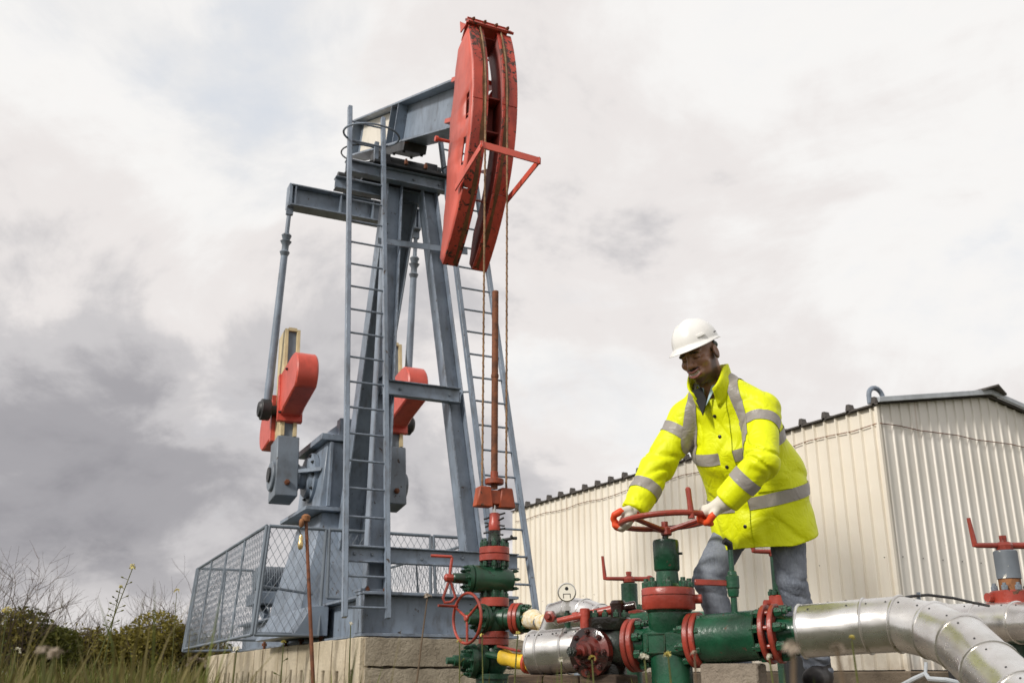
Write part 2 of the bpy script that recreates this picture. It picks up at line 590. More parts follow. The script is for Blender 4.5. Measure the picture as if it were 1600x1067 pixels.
class MB:
    def __init__(self):
        self.v, self.f = [], []

    def add(self, vs, fs):
        o = len(self.v)
        self.v += [tuple(x) for x in vs]
        self.f += [tuple(i + o for i in f) for f in fs]
        return self

    def hexa(self, p):
        return self.add(p, [(0, 3, 2, 1), (4, 5, 6, 7), (0, 1, 5, 4), (1, 2, 6, 5), (2, 3, 7, 6), (3, 0, 4, 7)])

    def box(self, c, s, rz=0.0):
        c = Vector(c)
        x, y, z = s[0] / 2, s[1] / 2, s[2] / 2
        m = Matrix.Rotation(rz, 3, 'Z')
        return self.hexa([c + m @ Vector(q) for q in ((-x, -y, -z), (x, -y, -z), (x, y, -z), (-x, y, -z),
                                                     (-x, -y, z), (x, -y, z), (x, y, z), (-x, y, z))])

    def beam(self, p0, p1, w, h, up=(0, 0, 1), w1=None, h1=None, off=(0, 0)):
        p0, p1 = Vector(p0), Vector(p1)
        d, s, u = frame(p1 - p0, up)
        w1, h1 = w1 or w, h1 or h
        o = s * off[0] + u * off[1]
        q = []
        for p, a, b in ((p0, w, h), (p1, w1, h1)):
            q += [p + o - s * a / 2 - u * b / 2, p + o + s * a / 2 - u * b / 2, p + o + s * a / 2 + u * b / 2, p + o - s * a / 2 + u * b / 2]
        return self.hexa([q[0], q[1], q[2], q[3], q[4], q[5], q[6], q[7]]) if False else self.add(
            q, [(3, 2, 1, 0), (4, 5, 6, 7), (0, 1, 5, 4), (1, 2, 6, 5), (2, 3, 7, 6), (3, 0, 4, 7)])

    def ibeam(self, p0, p1, w, h, tw=0.012, tf=0.018, up=(0, 0, 1)):
        self.beam(p0, p1, tw, h - 2 * tf, up)
        self.beam(p0, p1, w, tf, up, off=(0, h / 2 - tf / 2))
        self.beam(p0, p1, w, tf, up, off=(0, -h / 2 + tf / 2))
        return self

    def channel(self, p0, p1, w, h, t=0.014, up=(0, 0, 1), side=1):
        self.beam(p0, p1, t, h - 2 * t, up, off=(side * (-w / 2 + t / 2), 0))
        self.beam(p0, p1, w, t, up, off=(0, h / 2 - t / 2))
        self.beam(p0, p1, w, t, up, off=(0, -h / 2 + t / 2))
        return self

    def tube(self, pts, r, n=10, closed=False, cap=True):
        pts = [Vector(p) for p in pts]
        m = len(pts)
        rs = r if isinstance(r, (list, tuple)) else [r] * m
        tans = []
        for i in range(m):
            if closed:
                t = pts[(i + 1) % m] - pts[i - 1]
            else:
                t = pts[min(i + 1, m - 1)] - pts[max(i - 1, 0)]
            tans.append(t.normalized())
        _, s, u = frame(tans[0])
        vs, fs = [], []
        for i in range(m):
            s = (s - tans[i] * s.dot(tans[i]))
            s = s.normalized() if s.length > 1e-6 else frame(tans[i])[1]
            u = s.cross(tans[i])
            for k in range(n):
                a = 2 * math.pi * k / n
                vs.append(pts[i] + (s * math.cos(a) + u * math.sin(a)) * rs[i])
        rng_ = m if closed else m - 1
        for i in range(rng_):
            j = (i + 1) % m
            for k in range(n):
                k2 = (k + 1) % n
                fs.append((i * n + k, i * n + k2, j * n + k2, j * n + k))
        if cap and not closed:
            fs.append(tuple(range(n - 1, -1, -1)))
            fs.append(tuple((m - 1) * n + k for k in range(n)))
        return self.add(vs, fs)

    def cyl(self, p0, p1, r0, r1=None, n=20):
        return self.tube([p0, p1], [r0, r0 if r1 is None else r1], n)

    def lathe(self, o, axis, prof, n=28, cap=True):
        """prof: (distance along the axis, radius)"""
        o = Vector(o)
        d, s, u = frame(axis)
        vs, fs = [], []
        for (t, r) in prof:
            for k in range(n):
                a = 2 * math.pi * k / n
                vs.append(o + d * t + (s * math.cos(a) + u * math.sin(a)) * r)
        for i in range(len(prof) - 1):
            for k in range(n):
                k2 = (k + 1) % n
                fs.append((i * n + k, (i + 1) * n + k, (i + 1) * n + k2, i * n + k2))
        if cap:
            fs.append(tuple(range(n)))
            fs.append(tuple((len(prof) - 1) * n + k for k in range(n - 1, -1, -1)))
        return self.add(vs, fs)

    def prism(self, poly, o, ex, ey, t):
        """polygon in the plane (ex, ey) through o, thickness t centred"""
        o, ex, ey = Vector(o), Vector(ex), Vector(ey)
        nz = ex.cross(ey).normalized()
        n = len(poly)
        a = [o + ex * x + ey * y - nz * t / 2 for x, y in poly]
        b = [o + ex * x + ey * y + nz * t / 2 for x, y in poly]
        fs = [tuple(range(n - 1, -1, -1)), tuple(range(n, 2 * n))]
        fs += [(i, (i + 1) % n, n + (i + 1) % n, n + i) for i in range(n)]
        return self.add(a + b, fs)

    def torus(self, c, axis, R0, r, n=48, m=10):
        d, s, u = frame(axis)
        c = Vector(c)
        return self.tube([c + (s * math.cos(2 * math.pi * k / n) + u * math.sin(2 * math.pi * k / n)) * R0 for k in range(n)], r, m, closed=True)

    def mesh(self, name, mat, smooth=35, W=None):
        me = bpy.data.meshes.new(name)
        vs = self.v
        if W is not None:
            inv = W.inverted()
            vs = [tuple(inv @ Vector(p)) for p in vs]
        me.from_pydata(vs, [], self.f)
        me.update()
        bm = bmesh.new()
        bm.from_mesh(me)
        bmesh.ops.recalc_face_normals(bm, faces=bm.faces)
        bm.to_mesh(me)
        bm.free()
        me.materials.append(MATS[mat])
        if smooth:
            for p in me.polygons:
                p.use_smooth = True
            me.set_sharp_from_angle(angle=R(smooth))
        return me

    def build(self, name, mat, parent=None, smooth=35, bevel=0.0):
        me = self.mesh(name, mat, smooth, wm(parent))
        o = link(bpy.data.objects.new(name, me), parent)
        if bevel:
            b = o.modifiers.new('bevel', 'BEVEL')
            b.width = bevel
            b.segments = 1
            b.limit_method = 'ANGLE'
            b.angle_limit = R(40)
            b.harden_normals = False
        return o


WM = {}


def wm(parent):
    """builders give coordinates in the frame the root declares: world coordinates for roots in WM, local ones otherwise"""
    return None if parent is None else WM.get(parent.name)


def link(o, parent=None):
    COL.objects.link(o)
    if parent is not None:
        o.parent = parent
        if parent.name in WM:
            WM[o.name] = WM[parent.name]
    return o


def tag(o, label, cat, group=None, kind=None):
    if label:
        o['label'] = label
    if cat:
        o['category'] = cat
    if group:
        o['group'] = group
    if kind:
        o['kind'] = kind
    return o


def thing(name, label, cat, loc=(0, 0, 0), rz=0.0, group=None, local=False):
    o = bpy.data.objects.new(name, None)
    o.empty_display_size = 0.2
    COL.objects.link(o)
    o.location = loc
    o.rotation_euler = (0, 0, rz)
    if not local:
        WM[o.name] = Matrix.Translation(Vector(loc)) @ Matrix.Rotation(rz, 4, 'Z')
    tag(o, label, cat, group)
    return o


def struct(o):
    o['kind'] = 'structure'
    return o


def piece(name, me, parent, M):
    """one more piece that shares mesh data; M in the builder's coordinates"""
    o = link(bpy.data.objects.new(name, me), parent)
    W = wm(parent)
    o.matrix_local = (W.inverted() @ M) if W is not None else M
    return o


def axes(o, ex, ey, ez):
    m = Matrix.Identity(4)
    for i, e in enumerate((ex, ey, ez)):
        m[0][i], m[1][i], m[2][i] = e
    m.translation = Vector(o)
    return m


_nut = {}


def nut_mesh(mat):
    if mat not in _nut:
        b = MB()
        b.lathe((0, 0, 0), (0, 0, 1), [(0, 0.92), (0.1, 1), (0.85, 1), (1.0, 0.9)], n=6)
        b.cyl((0, 0, 1.0), (0, 0, 1.5), 0.55, n=8)
        _nut[mat] = b.mesh('nut', mat, 30)
    return _nut[mat]


def nuts(parent, c, axis, Rr, n, r, h, mat, ph=0.0, name='nut'):
    d, s, u = frame(axis)
    me = nut_mesh(mat)
    for k in range(n):
        a = 2 * math.pi * k / n + ph
        p = Vector(c) + (s * math.cos(a) + u * math.sin(a)) * Rr
        piece(name, me, parent, axes(p, s * r, u * r, d * h))


def flange(parent, c, axis, r, t, mat, rim=0.004):
    """disc with eased rims, c at its middle"""
    b = MB()
    b.lathe(c, axis, [(-t / 2, r * 0.45), (-t / 2, r - rim), (-t / 2 + rim, r), (t / 2 - rim, r), (t / 2, r - rim), (t / 2, r * 0.45)], n=40)
    return b.build('flange', mat, parent, smooth=40)


def handwheel(parent, c, axis, Rr, r, mat, dish=0.0, spokes=3, ph=0.0, hub=0.03, up=None):
    """wheel with rim, spokes, hub; hub sits 'dish' behind the rim plane along -axis"""
    d, s, u = frame(axis)
    c = Vector(c)
    b = MB()
    b.torus(c, axis, Rr, r, 48, 10)
    w = b.build('handwheel', mat, parent)
    hc = c - d * dish
    b = MB().lathe(hc - d * hub * 0.8, axis, [(0, hub * 0.8), (0.2 * hub, hub), (1.3 * hub, hub), (1.6 * hub, hub * 0.7)], n=8)
    b.build('hub', mat, w)
    for k in range(spokes):
        a = 2 * math.pi * k / spokes + ph
        e = c + (s * math.cos(a) + u * math.sin(a)) * Rr
        MB().tube([hc, e], [r * 0.95, r * 0.85], 8).build('spoke', mat, w)
    return w
# ================================================================== THE SETTING
def build_ground():
    n = 60
    b = MB()
    xs = [(-1 + 2 * i / n) for i in range(n + 1)]
    g = [math.copysign(abs(x) ** 2.6, x) * 1500 for x in xs]
    vs = [(x, y + 20, 0.0) for y in g for x in g]
    fs = [(j * (n + 1) + i, j * (n + 1) + i + 1, (j + 1) * (n + 1) + i + 1, (j + 1) * (n + 1) + i) for j in range(n) for i in range(n)]
    b.add(vs, fs)
    struct(b.build('ground', 'ground_soil', None, smooth=0))


build_ground()
PADZ = 0.30
b = MB().box((1.75, 5.55, PADZ / 2 - 0.05), (3.3, 2.3, PADZ + 0.1))
struct(b.build('concrete_pad', 'concrete_pad', None, bevel=0.01))


# ------------------------------------------------------------------ corrugated shed
def build_shed():
    yaw = math.atan2(0.48, 0.877)
    corner = Vector((5.10, 13.5, 0))
    t = thing('metal_shed', 'long cream corrugated metal shed with low gable behind the worker', 'shed', corner, yaw, local=True)
    # local x runs along the gable to the right, local y along the long wall to the back
    base, eave, W, L = 0.46, 3.98, 4.8, 10.6
    slope = 0.43 / 2.4

    def profile(length, pitch=0.198, depth=0.022):
        pts = [(0.0, 0.0)]
        x = 0.06
        while x + 0.06 < length:
            pts += [(x, 0.0), (x + 0.012, depth), (x + 0.034, depth), (x + 0.046, 0.0)]
            x += pitch
        pts.append((length, 0.0))
        return pts

    # long wall (faces local -x)
    b = MB()
    vs, fs = [], []
    pr = profile(L, 0.22, 0.040)
    for y, d in pr:
        vs += [(-d, y, base), (-d, y, eave)]
    fs = [(2 * i, 2 * i + 1, 2 * i + 3, 2 * i + 2) for i in range(len(pr) - 1)]
    b.add(vs, fs)
    b.build('long_wall', 'cladding_cream', t, smooth=0)
    b = MB()
    vs, fs = [], []
    pr = profile(W)
    for x, d in pr:
        zt = eave + min(x, W - x) * slope
        vs += [(x, -d, base), (x, -d, zt)]
    fs = [(2 * i, 2 * i + 1, 2 * i + 3, 2 * i + 2) for i in range(len(pr) - 1)]
    b.add(vs, fs)
    b.build('gable_wall', 'cladding_pale', t, smooth=0)
    MB().box((W, L / 2, (base + eave) / 2), (0.04, L - 0.1, eave - base)).build('far_wall', 'cladding_pale', t)
    MB().box((W / 2, L - 0.02, (base + eave) / 2), (W - 0.1, 0.04, eave - base)).build('back_wall', 'cladding_cream', t)
    # corner trim
    MB().box((-0.012, -0.012, (base + eave) / 2 - 0.03), (0.045, 0.045, eave - base)).build('corner_trim', 'cladding_cream', t)
    # roof sheets with raised ribs that show at the eave
    for side in (0, 1):
        x0 = -0.08 if side == 0 else W + 0.08
        z0 = eave + 0.02 - 0.08 * slope
        xr, zr = W / 2, eave + W / 2 * slope + 0.02
        b = MB()
        y = -0.10
        prof = []
        while y < L + 0.1:
            prof += [(y, 0.0), (y + 0.05, 0.0), (y + 0.065, 0.028), (y + 0.095, 0.028), (y + 0.11, 0.0)]
            y += 0.47
        vs, fs = [], []
        for yy, d in prof:
            vs += [(x0, yy, z0 + d), (xr, yy, zr + d), (x0, yy, z0 + d - 0.022 - d * 0.0), (xr, yy, zr + d - 0.022)]
        for i in range(len(prof) - 1):
            a, c = 4 * i, 4 * i + 4
            fs += [(a, a + 1, c + 1, c), (a + 2, c + 2, c + 3, a + 3), (a, c, c + 2, a + 2)]
        b.add(vs, fs)
        rs = b.build('roof_sheet', 'roof_dark', t, smooth=0)
        nub = MB().prism([(-0.045, 0.0), (0.045, 0.0), (0.022, 0.085), (-0.022, 0.085)], (0, 0, 0), (0, 1, 0), (0, 0, 1), 0.10).mesh('rib_end', 'roof_dark')
        yy = -0.02
        while yy < L + 0.05:
            piece('rib_end', nub, rs, Matrix.Translation((x0 + (0.055 if side == 0 else -0.055), yy, z0 + 0.012)))
            yy += 0.47
        # dark board under the eave and pale flashing up the gable
        MB().box((x0 + (0.05 if side == 0 else -0.05), L / 2, z0 - 0.022), (0.04, L, 0.02)).build('eave_board', 'roof_dark', t)
        s0, s1 = V(x0, -0.125, z0 + 0.045), V(xr, -0.125, zr + 0.045)
        MB().beam(s0 - V(0, 0, 0.01), s1 - V(0, 0, 0.01), 0.045, 0.075).build('gable_flashing', 'flashing', t, bevel=0.006)
    # ridge cap lifted at the front end
    b = MB()
    zr = eave + W / 2 * slope + 0.10
    b.add([(W / 2 - 0.24, -0.22, zr - 0.04), (W / 2 - 0.02, -0.28, zr + 0.04), (W / 2 + 0.26, -0.20, zr - 0.05),
           (W / 2 - 0.28, 1.2, zr - 0.04), (W / 2, 1.2, zr + 0.06), (W / 2 + 0.3, 1.2, zr - 0.04),
           (W / 2 - 0.24, -0.22, zr - 0.06), (W / 2 - 0.02, -0.28, zr + 0.015), (W / 2 + 0.26, -0.20, zr - 0.075),
           (W / 2 - 0.28, 1.2, zr - 0.06), (W / 2, 1.2, zr + 0.035), (W / 2 + 0.3, 1.2, zr - 0.06)],
          [(0, 1, 4, 3), (1, 2, 5, 4), (6, 9, 10, 7), (7, 10, 11, 8), (0, 6, 7, 1), (1, 7, 8, 2), (0, 3, 9, 6), (2, 8, 11, 5)])
    b.build('ridge_cap', 'roof_dark', t, smooth=0)
    # bent vent pipe at the corner of the roof
    b = MB()
    c = V(0.02, 0.12, eave + 0.05)
    pts = [c] + [c + V(0.14 - 0.14 * math.cos(a), 0, 0.12 + 0.13 * math.sin(a)) for a in [i * math.pi / 8 for i in range(9)]] + [c + V(0.28, 0, 0.02)]
    b.tube(pts, 0.035, 10)
    b.build('vent_hook', 'steel_blue', t)
    # slack wire strung along both walls a little under the roof
    pts = []
    for i in range(25):
        y = L * 0.98 * (1 - i / 24)
        pts.append(V(-0.035, y, eave - 0.27 - 0.02 * math.sin(i * 1.7)))
    for i in range(13):
        x = W * i / 12
        pts.append(V(x, -0.035, eave - 0.27 + 0.012 * math.sin(i * 2.1)))
    MB().tube(pts, 0.007, 5).build('wire', 'rust_rod', t)
    # rows of screw heads
    b = MB()
    for zz in (1.9,):
        for i in range(26):
            b.cyl((-0.001, 0.16 + i * 0.396, zz), (-0.012, 0.16 + i * 0.396, zz), 0.006, n=6)
        for i in range(11):
            b.cyl((0.16 + i * 0.396, -0.001, zz), (0.16 + i * 0.396, -0.012, zz), 0.006, n=6)
    o = b.build('screw_head', 'button_dark', t)
    o['kind'] = 'stuff'
    # foundation strip
    b = MB()
    b.box((W / 2, L / 2, base / 2 - 0.02), (W + 0.24, L + 0.24, base - 0.03 + 0.04))
    b.build('foundation', 'foundation', t, bevel=0.02)


build_shed()

# ------------------------------------------------------------------ plinth under the pump
PJ = Vector((-0.87, 10.4, 0))
PYAW = R(25)
PZ = 0.734


def build_plinth():
    t = thing('concrete_plinth', 'weathered concrete plinth of ribbed blocks under the blue pumping unit', 'plinth', PJ, PYAW, local=True)
    x0, x1, y0, y1 = -0.74, 1.30, -0.30, 8.7
    core = MB().box(((x0 + x1) / 2, (y0 + y1) / 2, PZ / 2 - 0.06), (x1 - x0 - 0.16, y1 - y0 - 0.16, PZ + 0.04))
    core.build('core', 'concrete_front', t)
    # ribbed blocks along the left side: each with a raised panel and a foot slot
    n = 18
    w = (y1 - y0 - 0.04) / n
    r = random.Random(3)
    for i in range(n):
        ya = y0 + 0.02 + i * w + 0.006
        yb = ya + w - 0.040
        top = PZ - 0.004 - r.random() * 0.012
        pr = r.random() * 0.03
        b = MB()
        xa, xb = x0 - pr, x0 + 0.078
        s0, s1 = ya + 0.5 * w - 0.055, ya + 0.5 * w + 0.055
        hs_ = 0.42 + r.random() * 0.03
        b.prism([(ya, -0.04), (s0, -0.04), (s0, hs_), (s1, hs_), (s1, -0.04), (yb, -0.04), (yb, top), (ya, top)],
                ((xa + xb) / 2, 0, 0), (0, 1, 0), (0, 0, 1), xb - xa)
        b.build('block', 'concrete_side', t, bevel=0.008)
    # front: long rough courses
    zs = [-0.03, 0.20, 0.455, PZ]
    for j in range(3):
        cuts = [x0 + 0.03, x0 + 1.08 + 0.25 * (j % 2), x1]
        for i in range(2):
            a, c = cuts[i] + 0.004, cuts[i + 1] - 0.004
            z0, z1 = zs[j] + 0.004, zs[j + 1] - 0.006
            pr = r.random() * 0.025
            b = MB()
            # broken upper/lower edge
            m = 14
            vs, fs = [], []
            for k in range(m + 1):
                x = a + (c - a) * k / m
                e0, e1 = r.random() * 0.014, r.random() * 0.016
                yy = y0 - pr + r.random() * 0.008
                vs += [(x, yy, z0 + e0), (x, yy - 0.004, (z0 + z1) / 2), (x, yy, z1 - e1), (x, y0 + 0.078, z1 - e1 * 0.5), (x, y0 + 0.078, z0)]
            for k in range(m):
                p, q = 5 * k, 5 * k + 5
                for s in range(5):
                    s2 = (s + 1) % 5
                    fs.append((p + s, p + s2, q + s2, q + s))
            fs += [(0, 1, 2, 3, 4), tuple(5 * m + s for s in (4, 3, 2, 1, 0))]
            b.add(vs, fs)
            b.build('block', 'concrete_front', t, smooth=25)
    # anchor bolts standing on the edge
    for i, y in enumerate((1.6, 2.5, 3.3, 4.6)):
        b = MB().cyl((x0 + 0.09, y, PZ - 0.03), (x0 + 0.09, y, PZ + 0.13), 0.018, n=8)
        b.lathe((x0 + 0.09, y, PZ + 0.04), (0, 0, 1), [(0, 0.035), (0.04, 0.035)], n=6)
        b.build('anchor_bolt', 'rust_rod', t)


build_plinth()
# ================================================================== PUMPING UNIT  (local frame: x across, y to the back, z up)
def build_pump():
    t = thing('pump_jack', 'tall blue-grey oil pump jack with red horse head and red counterweights', 'pump jack', PJ, PYAW, local=True)
    S = 'steel_blue'
    Z0 = PZ + 0.004
    ZB = 1.16                                   # top of the skid
    # ---- skid
    b = MB()
    b.ibeam((-0.72, -0.06, (Z0 + ZB) / 2), (0.95, -0.06, (Z0 + ZB) / 2), 0.26, ZB - Z0, 0.014, 0.03)
    b.beam((-0.715, -0.06, (Z0 + ZB) / 2), (-0.70, -0.06, (Z0 + ZB) / 2), 0.25, ZB - Z0 - 0.062)
    sk = b.build('front_sill', S, t, bevel=0.004)
    for x in (-0.52, 0.52):
        b = MB().ibeam((x, 0.08, (Z0 + ZB) / 2), (x, 6.9, (Z0 + ZB) / 2), 0.22, ZB - Z0 - 0.01, 0.014, 0.028)
        b.build('skid_beam', S, t, bevel=0.004)
    for y in (1.5, 2.55, 4.75, 6.8):
        MB().ibeam((-0.40, y, (Z0 + ZB) / 2), (0.40, y, (Z0 + ZB) / 2), 0.16, 0.36, 0.012, 0.02).build('cross_member', S, t)
    MB().hexa([(-0.98, 1.5, 0.80), (-0.60, 1.5, 0.80), (-0.60, 3.6, 0.80), (-0.98, 3.6, 0.80),
               (-0.80, 1.5, 1.12), (-0.60, 1.5, 1.12), (-0.60, 3.6, 1.12), (-0.80, 3.6, 1.12)]).build('side_skirt', S, t, bevel=0.006)
    # ---- legs of the tower
    ZT = 6.22
    for sx in (-1, 1):
        b = MB()
        p0, p1 = V(sx * 0.555, 0.0, ZB + 0.03), V(-0.20 if sx < 0 else 0.26, 1.06, ZT)
        b.ibeam(p0, p1, 0.19, 0.20, 0.014, 0.016, up=(1, 0, 0))
        b.box((sx * 0.57, 0.0, ZB + 0.017), (0.30, 0.24, 0.025))
        b.build('leg', S, t, bevel=0.003)

    # single tapered rear leg: two side plates and a recessed web
    b = MB()
    for sx in (-1, 1):
        b.beam((sx * 0.135, 2.98, 1.95), (sx * 0.21, 1.40, ZT), 0.018, 0.24, up=(0, 1, 0.35))
    b.add([(-0.128, 3.0, 1.95), (0.128, 3.0, 1.95), (0.202, 1.42, ZT), (-0.202, 1.42, ZT), (-0.128, 3.02, 1.95), (0.128, 3.02, 1.95), (0.202, 1.44, ZT), (-0.202, 1.44, ZT)],
          [(0, 1, 2, 3), (4, 7, 6, 5), (0, 4, 5, 1), (1, 5, 6, 2), (2, 6, 7, 3), (3, 7, 4, 0)])
    b.build('leg', S, t, bevel=0.003)

    def legx(z):
        f = (z - ZB) / (ZT - ZB)
        return 0.57 - 0.30 * f, 1.06 * f
    x, y = legx(3.38)
    MB().ibeam((-x - 0.02, y - 0.13, 3.38), (x + 0.02, y - 0.13, 3.38), 0.10, 0.17, 0.01, 0.012).build('tower_brace', S, t, bevel=0.003)
    x, y = legx(1.50)
    MB().ibeam((-0.86, y - 0.16, 1.52), (0.98, y - 0.16, 1.52), 0.10, 0.16, 0.01, 0.012).build('tower_brace', S, t, bevel=0.003)
    MB().beam((-0.46, legx(5.35)[1] - 0.14, 5.30), (0.70, legx(5.35)[1] - 0.12, 5.38), 0.012, 0.075).build('ladder_tie', S, t)
    # bolts of the braces and the sill
    nb_ = nut_mesh('steel_grey')
    for (x_, y_, z_) in ((-0.80, legx(1.5)[1] - 0.168, 1.52), (-0.62, legx(1.5)[1] - 0.168, 1.52), (-0.10, legx(1.5)[1] - 0.168, 1.50), (0.35, legx(1.5)[1] - 0.168, 1.53), (0.80, legx(1.5)[1] - 0.168, 1.50),
                         (-0.25, legx(3.38)[1] - 0.138, 3.38), (0.33, legx(3.38)[1] - 0.138, 3.38), (-0.40, 0.922, ZT + 0.085), (0.02, 0.922, ZT + 0.085), (0.36, 0.922, ZT + 0.085)):
        piece('bolt', nb_, t, axes((x_, y_, z_), V(0.018, 0, 0), V(0, 0, 0.018), V(0, -0.016, 0)))
    for x_ in (-0.66, -0.48, 0.44, 0.66):
        piece('bolt', nut_mesh('rust_rod'), t, axes((x_, -0.13, ZB + 0.002), V(0.022, 0, 0), V(0, 0.022, 0), V(0, 0, 0.03)))
    # ---- top beams, saddle bearing
    MB().ibeam((-0.86, 0.93, ZT + 0.085), (0.52, 0.93, ZT + 0.085), 0.12, 0.17, 0.012, 0.015).build('top_beam', S, t, bevel=0.003)
    MB().ibeam((-0.86, 1.42, ZT + 0.085), (0.52, 1.42, ZT + 0.085), 0.12, 0.17, 0.012, 0.015).build('top_beam', S, t, bevel=0.003)
    MB().box((0.0, 1.18, ZT + 0.19), (1.06, 0.74, 0.03)).build('saddle_plate', 'steel_dark', t)
    for sx in (-1, 1):
        b = MB().prism([(-0.24, 0), (0.24, 0), (0.22, 0.09), (0.12, 0.14), (0.10, 0.26), (-0.10, 0.26), (-0.12, 0.14), (-0.22, 0.09)],
                       (sx * 0.32, 1.19, ZT + 0.21), (0, 1, 0), (0, 0, 1), 0.16)
        b.build('pillow_block', 'steel_dark', t, bevel=0.006)
        b = MB().beam((sx * 0.5, 0.86, ZT + 0.2), (sx * 0.5, 0.86, ZT + 0.46), 0.05, 0.05)
        b.build('stop_bar', S, t)
    MB().cyl((-0.46, 1.19, 6.62), (0.46, 1.19, 6.62), 0.085, n=20).build('saddle_shaft', 'steel_dark', t)
    nuts(t, (0, 1.19, ZT + 0.205), (0, 0, 1), 0.42, 10, 0.025, 0.05, 'rust_rod', name='bolt')
    # ---- walking beam
    FY, FZ = 1.19, 6.65
    BT = R(23.0)
    ya = V(0, math.cos(BT), math.sin(BT))        # along the beam to the back
    za = V(0, -math.sin(BT), math.cos(BT))
    F = V(0, FY, FZ)
    bd = 0.575
    lo = 0.255

    def bp(s, k, x=0.0):
        return F + ya * s + za * k + V(x, 0, 0)
    b = MB().ibeam(bp(-2.15, lo + bd / 2), bp(2.82, lo + bd / 2), 0.30, bd, 0.018, 0.03, up=za)
    wb = b.build('walking_beam', S, t, bevel=0.004)
    for s in (0.30, 0.62, 2.72):
        for sx in (-1, 1):
            b = MB().beam(bp(s, lo + 0.035, sx * 0.08), bp(s, lo + bd - 0.035, sx * 0.08), 0.135, 0.02, up=ya)
            b.build('stiffener', S, wb)
    for sx in (-1, 1):
        MB().beam(bp(0.935, lo + bd / 2, sx * 0.014), bp(2.55, lo + bd / 2, sx * 0.014), 0.008, 0.49, up=za).build('sign_plate', 'white_panel', wb)
        MB().beam(bp(0.80, lo + bd / 2, sx * 0.016), bp(0.93, lo + bd / 2, sx * 0.016), 0.010, 0.50, up=za).build('red_stripe', 'head_red', wb)
    MB().beam(bp(-0.3, lo - 0.06), bp(0.3, lo - 0.06), 0.30, 0.11, up=za).build('saddle_pad', 'steel_dark', wb)
    for s in (-0.22, 0.22):
        for sx in (-1, 1):
            MB().cyl(bp(s, lo + 0.03, sx * 0.12), bp(s, lo - 0.14, sx * 0.12), 0.02, n=8).build('bolt', 'steel_dark', wb)
    # ---- horse head
    RA = 2.2
    HY, HZ = 0.54, 6.08                          # centre of the head's curve
    T0, T1 = R(22.5), R(-49.5)

    def arc(th, r, x=0.0):
        return V(x, HY - r * math.cos(th), HZ + r * math.sin(th))
    m = 26

    def depth_at(f):      # depth of the cheek behind the arc, f from the top (0) to the toe (1)
        pts = [(0, 0.30), (0.08, 0.44), (0.35, 0.64), (0.6, 0.60), (0.85, 0.36), (1.0, 0.12)]
        for (a, da), (c, dc) in zip(pts, pts[1:]):
            if f <= c:
                return da + (dc - da) * (f - a) / (c - a)
        return 0.1
    vs, fs = [], []
    cols = 4
    for sx in (-1, 1):
        base = len(vs)
        for i in range(m + 1):
            f = i / m
            th = T0 + (T1 - T0) * f
            dp = depth_at(f)
            for k, q in enumerate((0.0, 0.16, 0.30, 1.0)):
                vs.append(arc(th, RA - 0.012 - dp * q, sx * 0.238))
        for i in range(m):
            f = (i + 0.5) / m
            for k in range(cols - 1):
                if k == 1 and (0.30 < f < 0.42 or 0.50 < f < 0.60):
                    continue
                a = base + i * cols + k
                fs.append((a, a + 1, a + cols + 1, a + cols))
    hh = MB().add(vs, fs).build('horse_head', 'head_red', t)
    so = hh.modifiers.new('thick', 'SOLIDIFY')
    so.thickness = 0.016
    so.offset = 0
    # the two curved face strips, in plates welded end to end
    for sx in (-1, 1):
        for j, (fa, fb) in enumerate(((0.0, 0.36), (0.362, 0.70), (0.702, 1.0))):
            vs, fs = [], []
            mm = 9
            for i in range(mm + 1):
                th = T0 + (T1 - T0) * (fa + (fb - fa) * i / mm)
                for (x, r) in ((0.080, RA - 0.010), (0.248, RA - 0.010), (0.248, RA + 0.008), (0.080, RA + 0.008)):
                    vs.append(arc(th, r, sx * x))
            for i in range(mm):
                for k in range(4):
                    k2 = (k + 1) % 4
                    fs.append((4 * i + k, 4 * i + k2, 4 * i + 4 + k2, 4 * i + 4 + k))
            fs += [(0, 1, 2, 3), tuple(4 * mm + k for k in (3, 2, 1, 0))]
            MB().add(vs, fs).build('face_strip', 'head_red_worn', hh, bevel=0.003)
        # grimy rope track along each strip
        vs, fs = [], []
        mm = 24
        for i in range(mm + 1):
            th = T0 + (T1 - T0) * (0.06 + 0.93 * i / mm)
            wv = 0.020 + 0.006 * math.sin(i * 1.3)
            vs += [arc(th, RA + 0.0095, sx * 0.128 - wv), arc(th, RA + 0.0095, sx * 0.128 + wv)]
        fs = [(2 * i, 2 * i + 1, 2 * i + 3, 2 * i + 2) for i in range(mm)]
        MB().add(vs, fs).build('rope_track', 'grimy_track', hh, smooth=40)
        # inner webs beside the gap
        vs, fs = [], []
        for i in range(m + 1):
            f = i / m
            th = T0 + (T1 - T0) * f
            vs += [arc(th, RA - 0.012, sx * 0.088), arc(th, RA - 0.012 - min(0.26, depth_at(f) * 0.9), sx * 0.088)]
        fs = [(2 * i, 2 * i + 1, 2 * i + 3, 2 * i + 2) for i in range(m)]
        o = MB().add(vs, fs).build('inner_web', 'head_red_shaded', hh)
        so = o.modifiers.new('thick', 'SOLIDIFY')
        so.thickness = 0.012
        so.offset = 0
